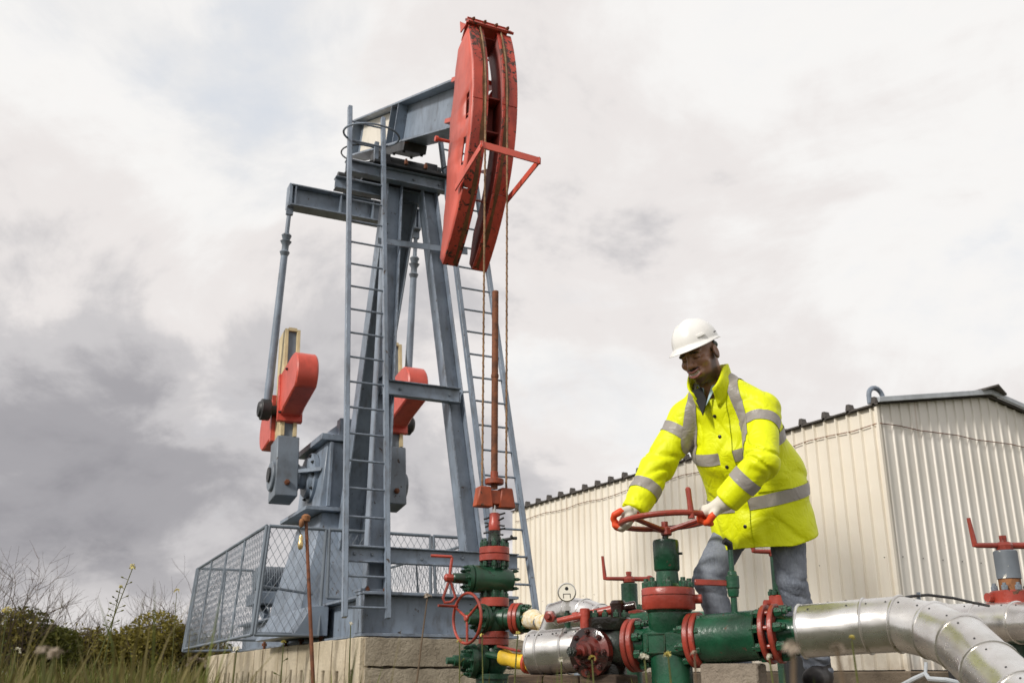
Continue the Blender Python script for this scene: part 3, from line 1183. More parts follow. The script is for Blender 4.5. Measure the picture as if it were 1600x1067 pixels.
    for f in (0.02, 0.22, 0.33, 0.40, 0.47, 0.60, 0.74, 0.88):
        th = T0 + (T1 - T0) * f
        dp = depth_at(f) * 0.92
        for sx in (-1, 1):
            MB().beam(arc(th, RA - 0.014, sx * 0.165), arc(th, RA - 0.014 - dp, sx * 0.165), 0.135, 0.014, up=arc(th + 0.5, 1) - arc(th, 1)).build('rib', 'head_red', hh)
        if f in (0.02, 0.33, 0.47, 0.74):
            MB().beam(arc(th, RA - 0.06), arc(th, RA - 0.06 - dp * 0.7), 0.178, 0.014, up=arc(th + 0.5, 1) - arc(th, 1)).build('cross_rib', 'head_red_shaded', hh)
    # plate added behind the gap so that its middle shows dark
    for fa, fb in ((0.30, 0.50),):
        a_, c_ = T0 + (T1 - T0) * fa, T0 + (T1 - T0) * fb
        MB().beam(arc(a_, RA - 0.24), arc(c_, RA - 0.24), 0.178, 0.012, up=arc((a_ + c_) / 2, 1) - V(0, HY, HZ)).build('gap_dark_plate', 'head_red_shaded', hh)
    # back frame joining the head to the beam
    for sx in (-1, 1):
        MB().beam(bp(-2.35, lo + 0.06, sx * 0.15), bp(-2.0, lo + 0.06, sx * 0.15), 0.14, 0.05, up=za).build('mount_bracket', 'head_red', hh)
        MB().beam(bp(-2.35, lo + bd - 0.06, sx * 0.15), bp(-2.0, lo + bd - 0.06, sx * 0.15), 0.14, 0.05, up=za).build('mount_bracket', 'head_red', hh)
    MB().cyl(arc(R(-12), RA - 0.56, -0.27), arc(R(-12), RA - 0.56, -0.40), 0.018, n=8).cyl(
        arc(R(-12), RA - 0.56, -0.40), arc(R(-12), RA - 0.56, -0.43), 0.032, n=8).build('lock_pin', 'head_red', hh)
    # rope clamp plate on the crown
    p0, p1 = arc(T0 + R(1.5), RA + 0.02, -0.265), arc(T0 + R(1.5), RA + 0.02, 0.265)
    MB().beam(p0, p1, 0.03, 0.13, up=arc(T0 + R(50), 1) - arc(T0, 1)).build('clamp_plate', 'head_red_worn', hh, bevel=0.004)
    p0, p1 = arc(T0 + R(2.4), RA - 0.10, -0.24), arc(T0 + R(2.4), RA - 0.10, 0.24)
    MB().beam(p0, p1, 0.26, 0.02, up=arc(T0 + R(50), 1) - arc(T0, 1)).build('crown_plate', 'head_red', hh)
    MB().prism([(0, 0), (0.16, 0.0), (0.02, 0.16)], arc(T0 + R(1.5), RA - 0.14, -0.272), (0, -1, 0), (0, 0.25, 0.97), 0.012).build('crown_fin', 'head_red', hh)
    for k in range(4):
        piece('bolt', nut_mesh('rust_rod'), hh, axes(arc(T0 + R(1.8), RA + 0.036, -0.2 + 0.133 * k), V(0.02, 0, 0), V(0, 0, 0.02), V(0, -0.03, 0)))
    # rope guard: a frame round the front, low on the head
    zg = 5.10
    yf, yb = HY - RA - 0.36, HY - RA + 0.34
    pl = [V(-0.285, yb, zg - 0.02), V(-0.30, yf, zg + 0.10), V(0.32, yf + 0.02, zg + 0.08), V(0.30, yb, zg - 0.03)]
    for a, c in zip(pl, pl[1:]):
        d = (c - a).normalized() * 0.02
        MB().beam(a - d, c + d, 0.014, 0.075).build('rope_guard', 'head_red', hh, bevel=0.003)
    # ---- bridle ropes, carrier bar, polished rod
    ZC = 1.98
    YR = HY - RA - 0.022
    for sx in (-1, 1):
        pts = [arc(T0 * (1 - i / 6) + R(1.0) * (1 - i / 6), RA + 0.022, sx * 0.122) for i in range(7)]
        pts += [V(sx * (0.122 - 0.004 * i / 6), YR, HZ + (ZC - HZ) * i / 6) for i in range(1, 7)]
        br = MB().tube(pts, 0.0100, 8).build('bridle_rope', 'rope', t)
        # strands
        st = []
        for i in range(420):
            q = i / 419
            z = HZ + (ZC - HZ) * q
            a = q * 2 * math.pi * 52
            st.append(V(sx * (0.122 - 0.004 * q) + 0.0090 * math.cos(a), YR + 0.0090 * math.sin(a), z))
        MB().tube(st, 0.004, 4).build('rope_strand', 'rust_pole', br)
    b = MB()
    for sx in (-1, 1):
        b.prism([(-0.075, -0.09), (0.085, -0.09), (0.055, 0.09), (-0.055, 0.09)] if sx == 1 else [(-0.085, -0.09), (0.075, -0.09), (0.055, 0.09), (-0.055, 0.09)],
                (sx * 0.105, YR, ZC - 0.10), (1, 0, 0), (0, 0, 1), 0.11)
    b.box((0, YR, ZC - 0.10), (0.10, 0.085, 0.13))
    b.build('carrier_bar', 'orange_old', t, bevel=0.01)
    MB().cyl((0, YR, ZC + 0.02), (0, YR, ZC + 0.07), 0.085, 0.085, 16).cyl((0, YR, ZC + 0.07), (0, YR, ZC + 0.14), 0.035, n=12).build('rod_clamp', 'orange_old', t, bevel=0.006)
    MB().tube([(0, YR, ZC - 0.02), (0, YR, ZC + 0.9), (0, YR, 3.86)], 0.031, 12).cyl((0, YR, 3.0), (0, YR, 3.03), 0.036, n=12).build('polished_rod', 'rust_rod', t)
    MB().cyl((0, YR, ZC - 0.5), (0, YR, ZC - 0.05), 0.016, n=10).build('rod_tip', 'chrome', t)
    # ---- equalizer and its bearing
    EY, EZ = 3.55, 7.06
    MB().ibeam((-1.0, EY, EZ), (1.0, EY, EZ), 0.24, 0.34, 0.014, 0.022).build('equalizer', S, t, bevel=0.004)
    for x in (-0.93, -0.25, 0.25, 0.93):
        MB().box((x, EY, EZ), (0.02, 0.22, 0.29)).build('stiffener', S, t)
    MB().box((0, EY, EZ + 0.20), (0.42, 0.30, 0.06)).box((0, EY, EZ + 0.40), (0.2, 0.22, 0.35)).build('equalizer_bearing', 'steel_dark', t, bevel=0.01)
    MB().cyl((-0.3, EY, EZ + 0.5), (0.3, EY, EZ + 0.5), 0.07, n=16).build('equalizer_pin', 'steel_dark', t)
    for sx in (-1, 1):
        for dy in (-0.1, 0.1):
            MB().cyl((sx * 0.14, EY + dy, EZ + 0.2), (sx * 0.14, EY + dy, EZ + 0.75), 0.018, n=8).build('bolt', 'rust_rod', t)
    # ---- gearbox on its pedestal
    GY, GZ = 3.62, 2.95
    MB().hexa([(-0.62, 2.75, ZB + 0.003), (0.62, 2.75, ZB + 0.003), (0.62, 4.6, ZB + 0.003), (-0.62, 4.6, ZB + 0.003),
               (-0.36, 3.0, 2.40), (0.36, 3.0, 2.40), (0.36, 4.3, 2.40), (-0.36, 4.3, 2.40)]).build('pedestal', S, t, bevel=0.006)
    MB().box((-0.06, 3.62, 2.43), (1.1, 1.5, 0.05)).build('gearbox_plate', S, t, bevel=0.004)
    b = MB()
    b.hexa([(-0.40, 3.0, 2.456), (0.40, 3.0, 2.456), (0.40, 4.3, 2.456), (-0.40, 4.3, 2.456),
            (-0.34, 3.02, 3.35), (0.34, 3.02, 3.35), (0.34, 4.3, 3.35), (-0.34, 4.3, 3.35)])
    gb = b.build('gearbox', S, t, bevel=0.012)
    MB().hexa([(-0.44, 2.96, 3.353), (0.44, 2.96, 3.353), (0.44, 4.36, 3.353), (-0.44, 4.36, 3.353),
               (-0.44, 2.96, 3.44), (0.44, 2.96, 3.44), (0.44, 4.36, 3.44), (-0.44, 4.36, 3.44)]).build('gearbox_rim', S, gb, bevel=0.006)
    MB().hexa([(-0.38, 3.04, 3.443), (0.38, 3.04, 3.443), (0.38, 4.3, 3.443), (-0.38, 4.3, 3.443),
               (-0.14, 3.2, 3.66), (0.14, 3.2, 3.66), (0.14, 4.1, 3.66), (-0.14, 4.1, 3.66)]).build('gearbox_lid', S, gb, bevel=0.02)
    MB().box((-0.10, 3.05, 3.52), (0.20, 0.16, 0.30)).build('breather_box', S, gb, bevel=0.006)
    for x in (-0.30, 0.30):
        MB().box((x, 2.975, 2.9), (0.04, 0.09, 0.85)).build('gearbox_rib', S, gb, bevel=0.004)
    for sx in (-1, 1):
        MB().lathe((sx * 0.36, GY, GZ), (sx, 0, 0), [(0, 0.34), (0.06, 0.34), (0.075, 0.28), (0.12, 0.26), (0.13, 0.16), (0.24, 0.15)], 32).build('shaft_housing', S, gb)
        nuts(gb, (sx * 0.42, GY, GZ), (sx, 0, 0), 0.30, 10, 0.022, 0.03, 'steel_dark', name='bolt')
        MB().hexa([(sx * 0.38, GY - 0.5, GZ + 0.02), (sx * 0.62, GY - 0.2, GZ + 0.02), (sx * 0.62, GY - 0.16, GZ + 0.02), (sx * 0.38, GY - 0.2, GZ + 0.02),
                   (sx * 0.38, GY - 0.5, GZ + 0.07), (sx * 0.62, GY - 0.2, GZ + 0.07), (sx * 0.62, GY - 0.16, GZ + 0.07), (sx * 0.38, GY - 0.2, GZ + 0.07)]).build('gearbox_rib', S, gb)
    MB().cyl((-0.98, GY, GZ), (0.98, GY, GZ), 0.10, n=20).build('crank_shaft', 'steel_dark', gb)
    # ---- cranks with counterweights
    CT = R(8)
    cu = V(0, math.sin(CT), math.cos(CT))        # along the crank
    cf = V(0, -math.cos(CT), math.sin(CT))       # towards the well
    C0 = V(0, GY, GZ)
    for sx in (-1, 1):
        X = sx * 0.765

        def cp(r, f, x=0.0):
            return C0 + cu * r + cf * f + V(X + x, 0, 0)
        b = MB()
        b.beam(cp(-0.34, 0), cp(0.50, 0), 0.30, 0.42, up=cf)
        b.cyl(cp(-0.02, 0, -0.19), cp(-0.02, 0, 0.19), 0.20, n=24)
        b.beam(cp(0.50, 0), cp(2.12, 0), 0.16, 0.34, up=cf)
        ck = b.build('crank_arm', 'steel_grey', t, bevel=0.012)
        for xx in (-0.085, 0.085):
            MB().beam(cp(0.505, 0.005, xx), cp(2.13, 0.005, xx), 0.05, 0.40, up=cf).build('crank_rail', 'cream_paint', ck, bevel=0.004)
        MB().beam(cp(2.10, 0.005), cp(2.15, 0.005), 0.118, 0.40, up=cf).build('crank_rail', 'cream_paint', ck)
        piece('bolt', nut_mesh('rust_rod'), ck, axes(cp(-0.16, 0.21), V(0.04, 0, 0), cu * 0.04, cf * 0.04))
        # weights: rounded wedge shapes bolted to the front and the back of the crank
        wedge = [(0.0, -0.32), (0.14, -0.32), (0.24, -0.29)] + [(0.66 + 0.31 * math.cos(R(q)), 0.0 + 0.31 * math.sin(R(q))) for q in range(-50, 91, 14)] + [(0.0, 0.31)]
        for f0, r0, sg, flip in ((0.215, 1.10, 1, 1), (0.215, 0.95, -1, -1)):
            poly = [(x, y * 1.0) for x, y in wedge]
            MB().prism(poly if sg == 1 else [(x * 0.9, y) for x, y in poly], cp(r0, sg * f0), cf * sg, cu * flip, 0.29).build('counterweight', 'weight_red', ck, bevel=0.02)
            MB().beam(cp(r0 - 0.40, sg * (f0 - 0.01)), cp(r0 + 0.29, sg * (f0 - 0.01)), 0.34, 0.08, up=cf).build('weight_base', 'weight_red', ck, bevel=0.006)
        for rr in (0.80, 1.30):
            piece('bolt', nut_mesh('steel_dark'), ck, axes(cp(rr, 0.30 if rr < 1 else 0.62, -0.146), V(0, 0.02, 0), V(0, 0, 0.02), V(-0.02, 0, 0)))
        # wrist pin + pitman
        WP = C0 + cu * 0.96 + V(0, 0.10, 0)
        xo = sx * 1.02
        MB().cyl((X + sx * 0.0, WP.y, WP.z), (xo + sx * 0.12, WP.y, WP.z), 0.07, n=16).lathe((xo + sx * 0.02, WP.y, WP.z), (sx, 0, 0), [(-0.07, 0.13), (-0.06, 0.15), (0.06, 0.15), (0.07, 0.12), (0.10, 0.10)], 24).build('wrist_pin', 'steel_dark', t, bevel=0.004)
        top = V(sx * 0.98, EY, EZ - 0.15)
        bot = V(xo, WP.y, WP.z)
        d = (top - bot)
        pm = MB().tube([bot + d * 0.02, bot + d * 0.12, bot + d * 0.13, bot + d * 0.74, bot + d * 0.75], [0.055, 0.062, 0.058, 0.05, 0.05], 14).build('pitman_arm', S, t)
        MB().tube([bot + d * 0.745, bot + d * 0.765, bot + d * 0.775, bot + d * 0.80, bot + d * 0.82, bot + d * 0.825, bot + d * 0.85, bot + d * 0.86],
                  [0.05, 0.075, 0.05, 0.05, 0.085, 0.05, 0.075, 0.045], 10).build('turnbuckle', 'steel_grey', pm)
        MB().tube([bot + d * 0.855, top], 0.032, 10).build('pitman_rod', S, pm)
        MB().beam(top + V(0, 0, -0.14), top + V(0, 0, 0.06), 0.10, 0.05).build('fork', S, pm, bevel=0.004)
        MB().box((sx * 1.0, EY, EZ), (0.05, 0.20, 0.36)).build('equalizer_end', S, t, bevel=0.004)
    # ---- motor at the back
    MB().box((-0.1, 5.4, 1.45), (1.25, 0.8, 0.16)).build('motor_mount', S, t, bevel=0.005)
    for sx in (-1, 1):
        MB().beam((sx * 0.50 - 0.05, 5.6, 1.38), (sx * 0.52, 5.2, ZB + 0.02), 0.10, 0.10).build('mount_strut', S, t)
    mt = MB().lathe((-0.72, 5.3, 1.73), (1, 0, 0), [(0, 0.08), (0.01, 0.16), (0.06, 0.18), (0.50, 0.18), (0.55, 0.15), (0.57, 0.05)], 28).build('motor', 'steel_grey', t)
    for k in range(12):
        MB().torus((-0.64 + k * 0.034, 5.3, 1.73), (1, 0, 0), 0.186, 0.008, 28, 5).build('cooling_fin', 'steel_grey', mt)
    MB().box((-0.45, 5.3, 1.545), (0.4, 0.3, 0.03)).build('motor_foot', 'steel_grey', mt)
    # ---- ladders
    def ladder(p0, p1, sg):
        p0, p1 = Vector(p0), Vector(p1)
        d = (p1 - p0).normalized()
        w = 0.215
        b = MB()
        for s in (-1, 1):
            o = V(s * w, 0, 0)
            b.beam(p0 + o, p1 + o + d * (0.0 if s < 0 else -0.06), 0.05, 0.065, up=(0, -1, 0.2))
        root = b.build('ladder', S, t, bevel=0.004)
        L = (p1 - p0).length
        me = MB().cyl((-w, 0, 0), (w, 0, 0), 0.0125, n=8).mesh('rung', S)
        k = 0.10
        while k < L - 0.1:
            piece('rung', me, root, Matrix.Translation(p0 + d * k))
            k += 0.30
        # stand-offs to the tower
        for f in (0.1, 0.42, 0.74):
            q = p0 + (p1 - p0) * f
            xx, yy = legx(q.z)
            for s in (-1, 1):
                e = V(q.x + s * w, q.y + 0.02, q.z)
                if abs(e.x) < abs(q.x) + 0.01:
                    MB().beam(e, V(sg * xx, yy, q.z), 0.04, 0.012).build('ladder_bracket', S, root)
        return root
    ladder((-0.70, -0.27, 0.90), (-0.64, 0.90, 7.12), -1)
    ladder((0.97, -0.15, 0.90), (0.62, 1.02, 7.0), 1)
    # safety hoop and spare cable loop at the ladder head
    c = V(-0.64, 0.62, 6.62)
    b = MB().tube([c + V(0.34 * math.cos(a), 0.30 * math.sin(a), 0.02 * math.sin(a)) for a in [2 * math.pi * i / 40 for i in range(40)]], 0.013, 8, closed=True)
    b.build('safety_hoop', S, t)
    c = V(-0.66, 0.98, 6.55)
    b = MB().tube([c + V(0.25 * math.cos(a), 0.08 * math.sin(a), 0.17 * math.sin(a + 0.3)) for a in [2 * math.pi * i / 40 for i in range(40)]], 0.010, 6, closed=True)
    b.build('cable_loop', 'black_rubber', t)
    for k, (x, dz) in enumerate(((0.34, 0.0), (0.40, 0.06))):
        p = V(x, 0.75, 6.45)
        b = MB().tube([p, p + V(0.06, -0.12, 0.02 + dz), p + V(0.05, -0.26, 0.16 + dz), p + V(-0.02, -0.36, 0.34 + dz)], 0.008, 6)
        b.build('cable_loop', 'black_rubber', t)
    return t


pump = build_pump()


# ------------------------------------------------------------------ chain-link guard fence round the cranks
def build_fence():
    t = thing('guard_fence', 'grey chain-link guard fence around the base of the pump jack', 'fence', PJ, PYAW, local=True)
    M = 'fence_grey'
    TOP, BOT = 1.98, 0.80

    def panel(tl, tr, bl, br, n_mid=0, dens=0.078, parent=t):
        """frame plus diamond wire between four corners"""
        tl, tr, bl, br = map(Vector, (tl, tr, bl, br))
        b = MB()
        fr = MB().tube([tl, tr], 0.020, 8).build('rail', M, parent)
        MB().tube([bl, br], 0.018, 8).build('rail', M, parent)
        MB().tube([tl, bl], 0.020, 8).build('post', M, parent)
        MB().tube([tr, br], 0.020, 8).build('post', M, parent)
        for k in range(n_mid):
            f = (k + 1) / (n_mid + 1)
            MB().tube([tl.lerp(tr, f), bl.lerp(br, f)], 0.015, 8).build('post', M, parent)
        W = ((tr - tl).length + (br - bl).length) / 2
        H = ((tl - bl).length + (tr - br).length) / 2
        nx = max(2, int(W / dens))
        step = 1.0 / nx
        asp = (H / W) * 0.58                     # wires steeper than 45 degrees: tall diamonds

        def P(u, v):
            return bl.lerp(br, u).lerp(tl.lerp(tr, u), v)
        for sg in (1, -1):
            k = -int(asp * nx) - 2
            while k <= nx + int(asp * nx) + 2:
                # line u = k*step + sg*asp*v
                u0 = k * step
                va, vb = 0.0, 1.0
                ua, ub = u0, u0 + sg * asp
                if abs(ub - ua) > 1e-9:
                    for lim in (0.0, 1.0):
                        pass
                    t0, t1 = 0.0, 1.0
                    d = ub - ua
                    lo_, hi_ = sorted(((0 - ua) / d, (1 - ua) / d))
                    t0, t1 = max(t0, lo_), min(t1, hi_)
                    if t1 - t0 > 0.02:
                        nseg = 3
                        b.tube([P(ua + d * (t0 + (t1 - t0) * q / nseg), t0 + (t1 - t0) * q / nseg) for q in range(nseg + 1)], 0.0028, 4, cap=False)
                k += 1
        o = b.build('wire_mesh', M, parent, smooth=0)
        o['kind'] = 'stuff'
        return fr
    x = 1.31
    xb = 1.40
    y0, y0b, y1 = 1.60, 1.50, 6.6
    # front, in three panels that step over the skid
    panel((-x, y0, TOP), (-0.66, y0, TOP), (-xb, y0b, BOT), (-0.70, y0b, BOT), 0)
    panel((-0.62, y0, TOP), (0.62, y0, TOP), (-0.62, y0b + 0.03, 1.21), (0.62, y0b + 0.03, 1.21), 1)
    panel((0.66, y0, TOP), (x, y0, TOP), (0.70, y0b, BOT), (xb, y0b, BOT), 0)
    # sides
    panel((-x - 0.03, y1, TOP), (-x - 0.03, y0, TOP), (-xb - 0.03, y1, BOT - 0.02), (-xb - 0.03, y0b, BOT), 3, 0.10)
    panel((x + 0.03, y0, TOP), (x + 0.03, y1, TOP), (xb + 0.03, y0b, BOT), (xb + 0.03, y1, BOT), 3, 0.11)
    # back, with the gate leaf standing at the left
    g = panel((-x - 0.05, y1 + 0.05, TOP), (-0.50, y1 + 0.0, TOP), (-xb - 0.05, y1 + 0.05, BOT - 0.06), (-0.42, y1 - 0.02, BOT - 0.02), 1, 0.075)
    panel((-0.2, y1 + 0.05, TOP), (x, y1 + 0.05, TOP), (-0.2, y1 + 0.05, 1.2), (x, y1 + 0.05, 1.2), 1)
    MB().tube([(-xb, 1.55, 1.32), (-0.63, 2.2, 1.30)], 0.016, 8).build('stay', M, t)
    MB().tube([(-xb, y0b + 0.1, BOT + 0.02), (-0.74, y0b + 0.2, BOT + 0.02)], 0.016, 8).build('stay', M, t)
    MB().tube([(-xb, 4.0, BOT + 0.03), (-0.60, 4.0, BOT + 0.03)], 0.016, 8).build('stay', M, t)
    MB().tube([(xb, 4.0, BOT + 0.03), (0.60, 4.0, BOT + 0.03)], 0.016, 8).build('stay', M, t)


build_fence()


# ------------------------------------------------------------------ rusty lamp pole in front of the plinth
def build_lamp_pole():
    p0, p1 = at(497, 1052, 9.55), at(478, 808, 9.75)
    p0.z = -0.05
    t = thing('lamp_pole', 'leaning rusty pipe pole with a small hanging lamp beside the guard fence', 'pole', (p0.x, p0.y, 0))
    d = (p1 - p0)
    MB().tube([p0, p0 + d * 0.5, p1], [0.019, 0.018, 0.016], 10).build('pole', 'rust_rod', t)
    MB().lathe(p1 - V(0, 0, 0.04), (0, 0, 1), [(0, 0.04), (0.05, 0.045), (0.07, 0.02)], 12).build('pole_cap', 'rust_pole', t)
    MB().lathe(p1 + V(-0.03, -0.04, -0.02), (0, 0, -1), [(0, 0.015), (0.02, 0.026), (0.06, 0.026), (0.08, 0.015)], 12).build('junction_fitting', 'rust_pole', t)
    h = at(470, 842, 9.68)
    MB().tube([p1 + V(-0.03, -0.04, -0.1), p1.lerp(h, 0.6) + V(-0.03, -0.03, 0), h + V(0, 0, 0.04)], 0.006, 6).build('flex', 'black_rubber', t)
    MB().lathe(h + V(0, 0, 0.04), (0, 0, -1), [(0, 0.012), (0.03, 0.022), (0.06, 0.019), (0.07, 0.024), (0.10, 0.028), (0.13, 0.020), (0.14, 0.006)], 14).build('lamp', 'brass', t)


build_lamp_pole()
# ================================================================== WELLHEAD
def build_wellhead():
    W0 = Vector((-0.155, 8.867, 0))
    Y = W0.y
    t = thing('wellhead', 'green wellhead stack with red flanges and handwheel below the carrier bar', 'wellhead', (W0.x, W0.y, 0))
    G, RD = 'old_green', 'valve_red'

    def c(py, dx=0.0):
        return V(W0.x + dx, W0.y, hz(py, Y))
    up = (0, 0, 1)

    def lat(py0, py1, prof, mat, name):
        """vertical turned piece between two picture heights; prof (fraction, radius)"""
        z0, z1 = hz(py0, Y), hz(py1, Y)
        b = MB().lathe((W0.x, W0.y, z0), up, [((z1 - z0) * f, r) for f, r in prof], 32)
        return b.build(name, mat, t)
    # casing head below
    lat(1150, 1058, [(0, 0.15), (1, 0.15)], G, 'casing')
    lat(1060, 1052, [(0, 0.17), (1, 0.17)], G, 'flange')
    lat(1053, 1006, [(0, 0.075), (0.2, 0.11), (0.5, 0.12), (0.8, 0.10), (1, 0.075)], G, 'casing_head')
    # side outlet valve on the left of the head
    e = V(-0.93, -0.37, 0)
    q = c(1032)
    o = MB().lathe(q + e * 0.06, e, [(0, 0.07), (0.03, 0.07), (0.031, 0.135), (0.075, 0.14), (0.076, 0.115), (0.12, 0.115), (0.121, 0.14), (0.165, 0.135), (0.166, 0.065), (0.23, 0.065),
                                   (0.231, 0.045), (0.30, 0.045), (0.301, 0.028), (0.36, 0.028)], 28).build('outlet_valve', G, t)
    nuts(o, q + e * 0.225, e, 0.105, 8, 0.020, 0.03, G)
    # flange pair 1
    z = hz(997, Y)
    flange(t, (W0.x, W0.y, z - 0.029), up, 0.130, 0.054, RD)
    flange(t, (W0.x, W0.y, z + 0.029), up, 0.130, 0.054, RD)
    nuts(t, (W0.x, W0.y, z - 0.056), (0, 0, -1), 0.105, 8, 0.020, 0.035, G, 0.2)
    # gate valve body
    lat(991, 947, [(0, 0.085), (0.1, 0.10), (0.3, 0.115), (0.7, 0.115), (0.9, 0.10), (1, 0.085)], G, 'valve_body')
    m = c(967)
    w = V(-0.80, -0.60, 0)
    o = MB().lathe(m, w, [(0, 0.10), (0.10, 0.10), (0.101, 0.125), (0.13, 0.125), (0.131, 0.118), (0.16, 0.118), (0.161, 0.07), (0.20, 0.055), (0.28, 0.05), (0.281, 0.03)], 28).build('bonnet', G, t)
    nuts(o, m + w * 0.16, w, 0.10, 8, 0.018, 0.028, G)
    MB().cyl(m + w * 0.27, m + w * 0.30, 0.014, n=10).build('stem', 'steel_dark', t)
    hw = handwheel(t, m + w * 0.28 + V(0, 0, 0.0), w, 0.205, 0.0125, RD, dish=-0.0, spokes=3, ph=R(28), hub=0.028)
    MB().tube([m + w * 0.28 + V(-0.088, 0.148, 0.105), m + w * 0.28 + V(-0.088, 0.148, 0.105) + w * 0.20], 0.012, 8).build('handle', RD, hw)
    # right outlet towards the flow line
    rgt = V(0.90, -0.43, 0)
    o = MB().lathe(m, rgt, [(0, 0.10), (0.12, 0.095), (0.13, 0.085), (0.19, 0.085)], 28).build('outlet', G, t)
    flange(t, m + rgt * 0.205, rgt, 0.130, 0.036, RD)
    flange(t, m + rgt * 0.246, rgt, 0.130, 0.036, RD)
    MB().lathe(m + rgt * 0.266, rgt, [(0, 0.118), (0.03, 0.118), (0.031, 0.07), (0.10, 0.07)], 28).build('outlet_collar', G, t)
    nuts(t, m + rgt * 0.30, rgt, 0.098, 8, 0.020, 0.035, G)
    # flange pair 2
    z = hz(941, Y)
    flange(t, (W0.x, W0.y, z), up, 0.128, 0.075, RD)
    nuts(t, (W0.x, W0.y, z + 0.038), up, 0.105, 8, 0.020, 0.04, G)
    nuts(t, (W0.x, W0.y, z - 0.038), (0, 0, -1), 0.105, 8, 0.018, 0.03, G)
    lat(936, 922, [(0, 0.07), (0.5, 0.06), (1, 0.07)], G, 'neck')
    # blow-out preventer: horizontal barrel with crank handle on the left
    m = c(905)
    MB().lathe(m + e * 0.25, -e, [(0, 0.07), (0.0, 0.115), (0.03, 0.118), (0.031, 0.105), (0.045, 0.105), (0.046, 0.118), (0.08, 0.118), (0.16, 0.112), (0.30, 0.115), (0.36, 0.105), (0.41, 0.085), (0.43, 0.05)], 32).build('preventer_body', G, t)
    nuts(t, m + e * 0.25, e, 0.095, 8, 0.016, 0.025, G)
    nuts(t, m - e * 0.165, -e, 0.085, 6, 0.016, 0.03, G)
    MB().lathe(m + e * 0.25, e, [(0, 0.05), (0.02, 0.045), (0.12, 0.043), (0.13, 0.035)], 20).build('preventer_stem', G, t)
    h = m + e * 0.41
    cr = MB().lathe(h - e * 0.03, e, [(0, 0.035), (0.06, 0.035), (0.075, 0.02)], 8).build('crank_handle', RD, t)
    MB().tube([h + V(0, 0, 0.0), h + V(0.02, 0, 0.17), h + V(0.018, 0, 0.178), h + V(-0.16, -0.04, 0.182)], 0.013, 8).build('handle', RD, cr)
    lp = [h + V(-0.0, 0, -0.02), h + V(-0.05, -0.01, -0.17), h + V(-0.035, -0.01, -0.205), h + V(0.02, 0, -0.20), h + V(0.055, 0.01, -0.16), h + V(0.01, 0, -0.02)]
    MB().tube(lp, 0.012, 8).build('handle_loop', RD, cr)
    # flange pair 3 and stuffing box
    lat(889, 879, [(0, 0.06), (1, 0.055)], G, 'neck')
    z = hz(866, Y)
    flange(t, (W0.x, W0.y, z - 0.031), up, 0.132, 0.058, RD)
    flange(t, (W0.x, W0.y, z + 0.031), up, 0.132, 0.058, RD)
    nuts(t, (W0.x, W0.y, z + 0.062), up, 0.108, 8, 0.021, 0.045, G)
    nuts(t, (W0.x, W0.y, z - 0.062), (0, 0, -1), 0.108, 8, 0.021, 0.045, G)
    lat(854, 829, [(0, 0.09), (0.15, 0.062), (0.6, 0.058), (0.62, 0.052), (1, 0.055)], 'greasy', 'stuffing_box')
    lat(829, 801, [(0, 0.048), (0.1, 0.052), (0.5, 0.05), (0.55, 0.046), (0.95, 0.048), (1, 0.03)], RD, 'gland')
    for k, (py, a) in enumerate(((806, 0.6), (819, -0.35), (816, 1.9), (829, 0.3), (833, -0.7))):
        p = c(py)
        d = V(math.cos(a), math.sin(a) * 0.5 - 0.3, 0.25 * math.sin(a * 3)).normalized()
        MB().cyl(p - d * 0.10, p + d * 0.10, 0.009, n=6).build('gland_bolt', 'steel_dark', t)
    p = c(845)
    MB().tube([p + V(0.05, -0.02, 0), p + V(0.16, -0.04, 0.02), p + V(0.2, -0.04, 0.02)], 0.014, 8).tube([p + V(0.15, -0.1, 0.03), p + V(0.15, 0.02, 0.03)], 0.012, 6).build('bleed_valve', 'steel_dark', t)
    return t


build_wellhead()

# ================================================================== FLOW LINE IN FRONT
A0 = V(0.218, 5.03, 0.475)
AD = V(0.848, -0.53, 0.055).normalized()
UP = V(0, 0, 1)


def L1(s):
    return A0 + AD * s


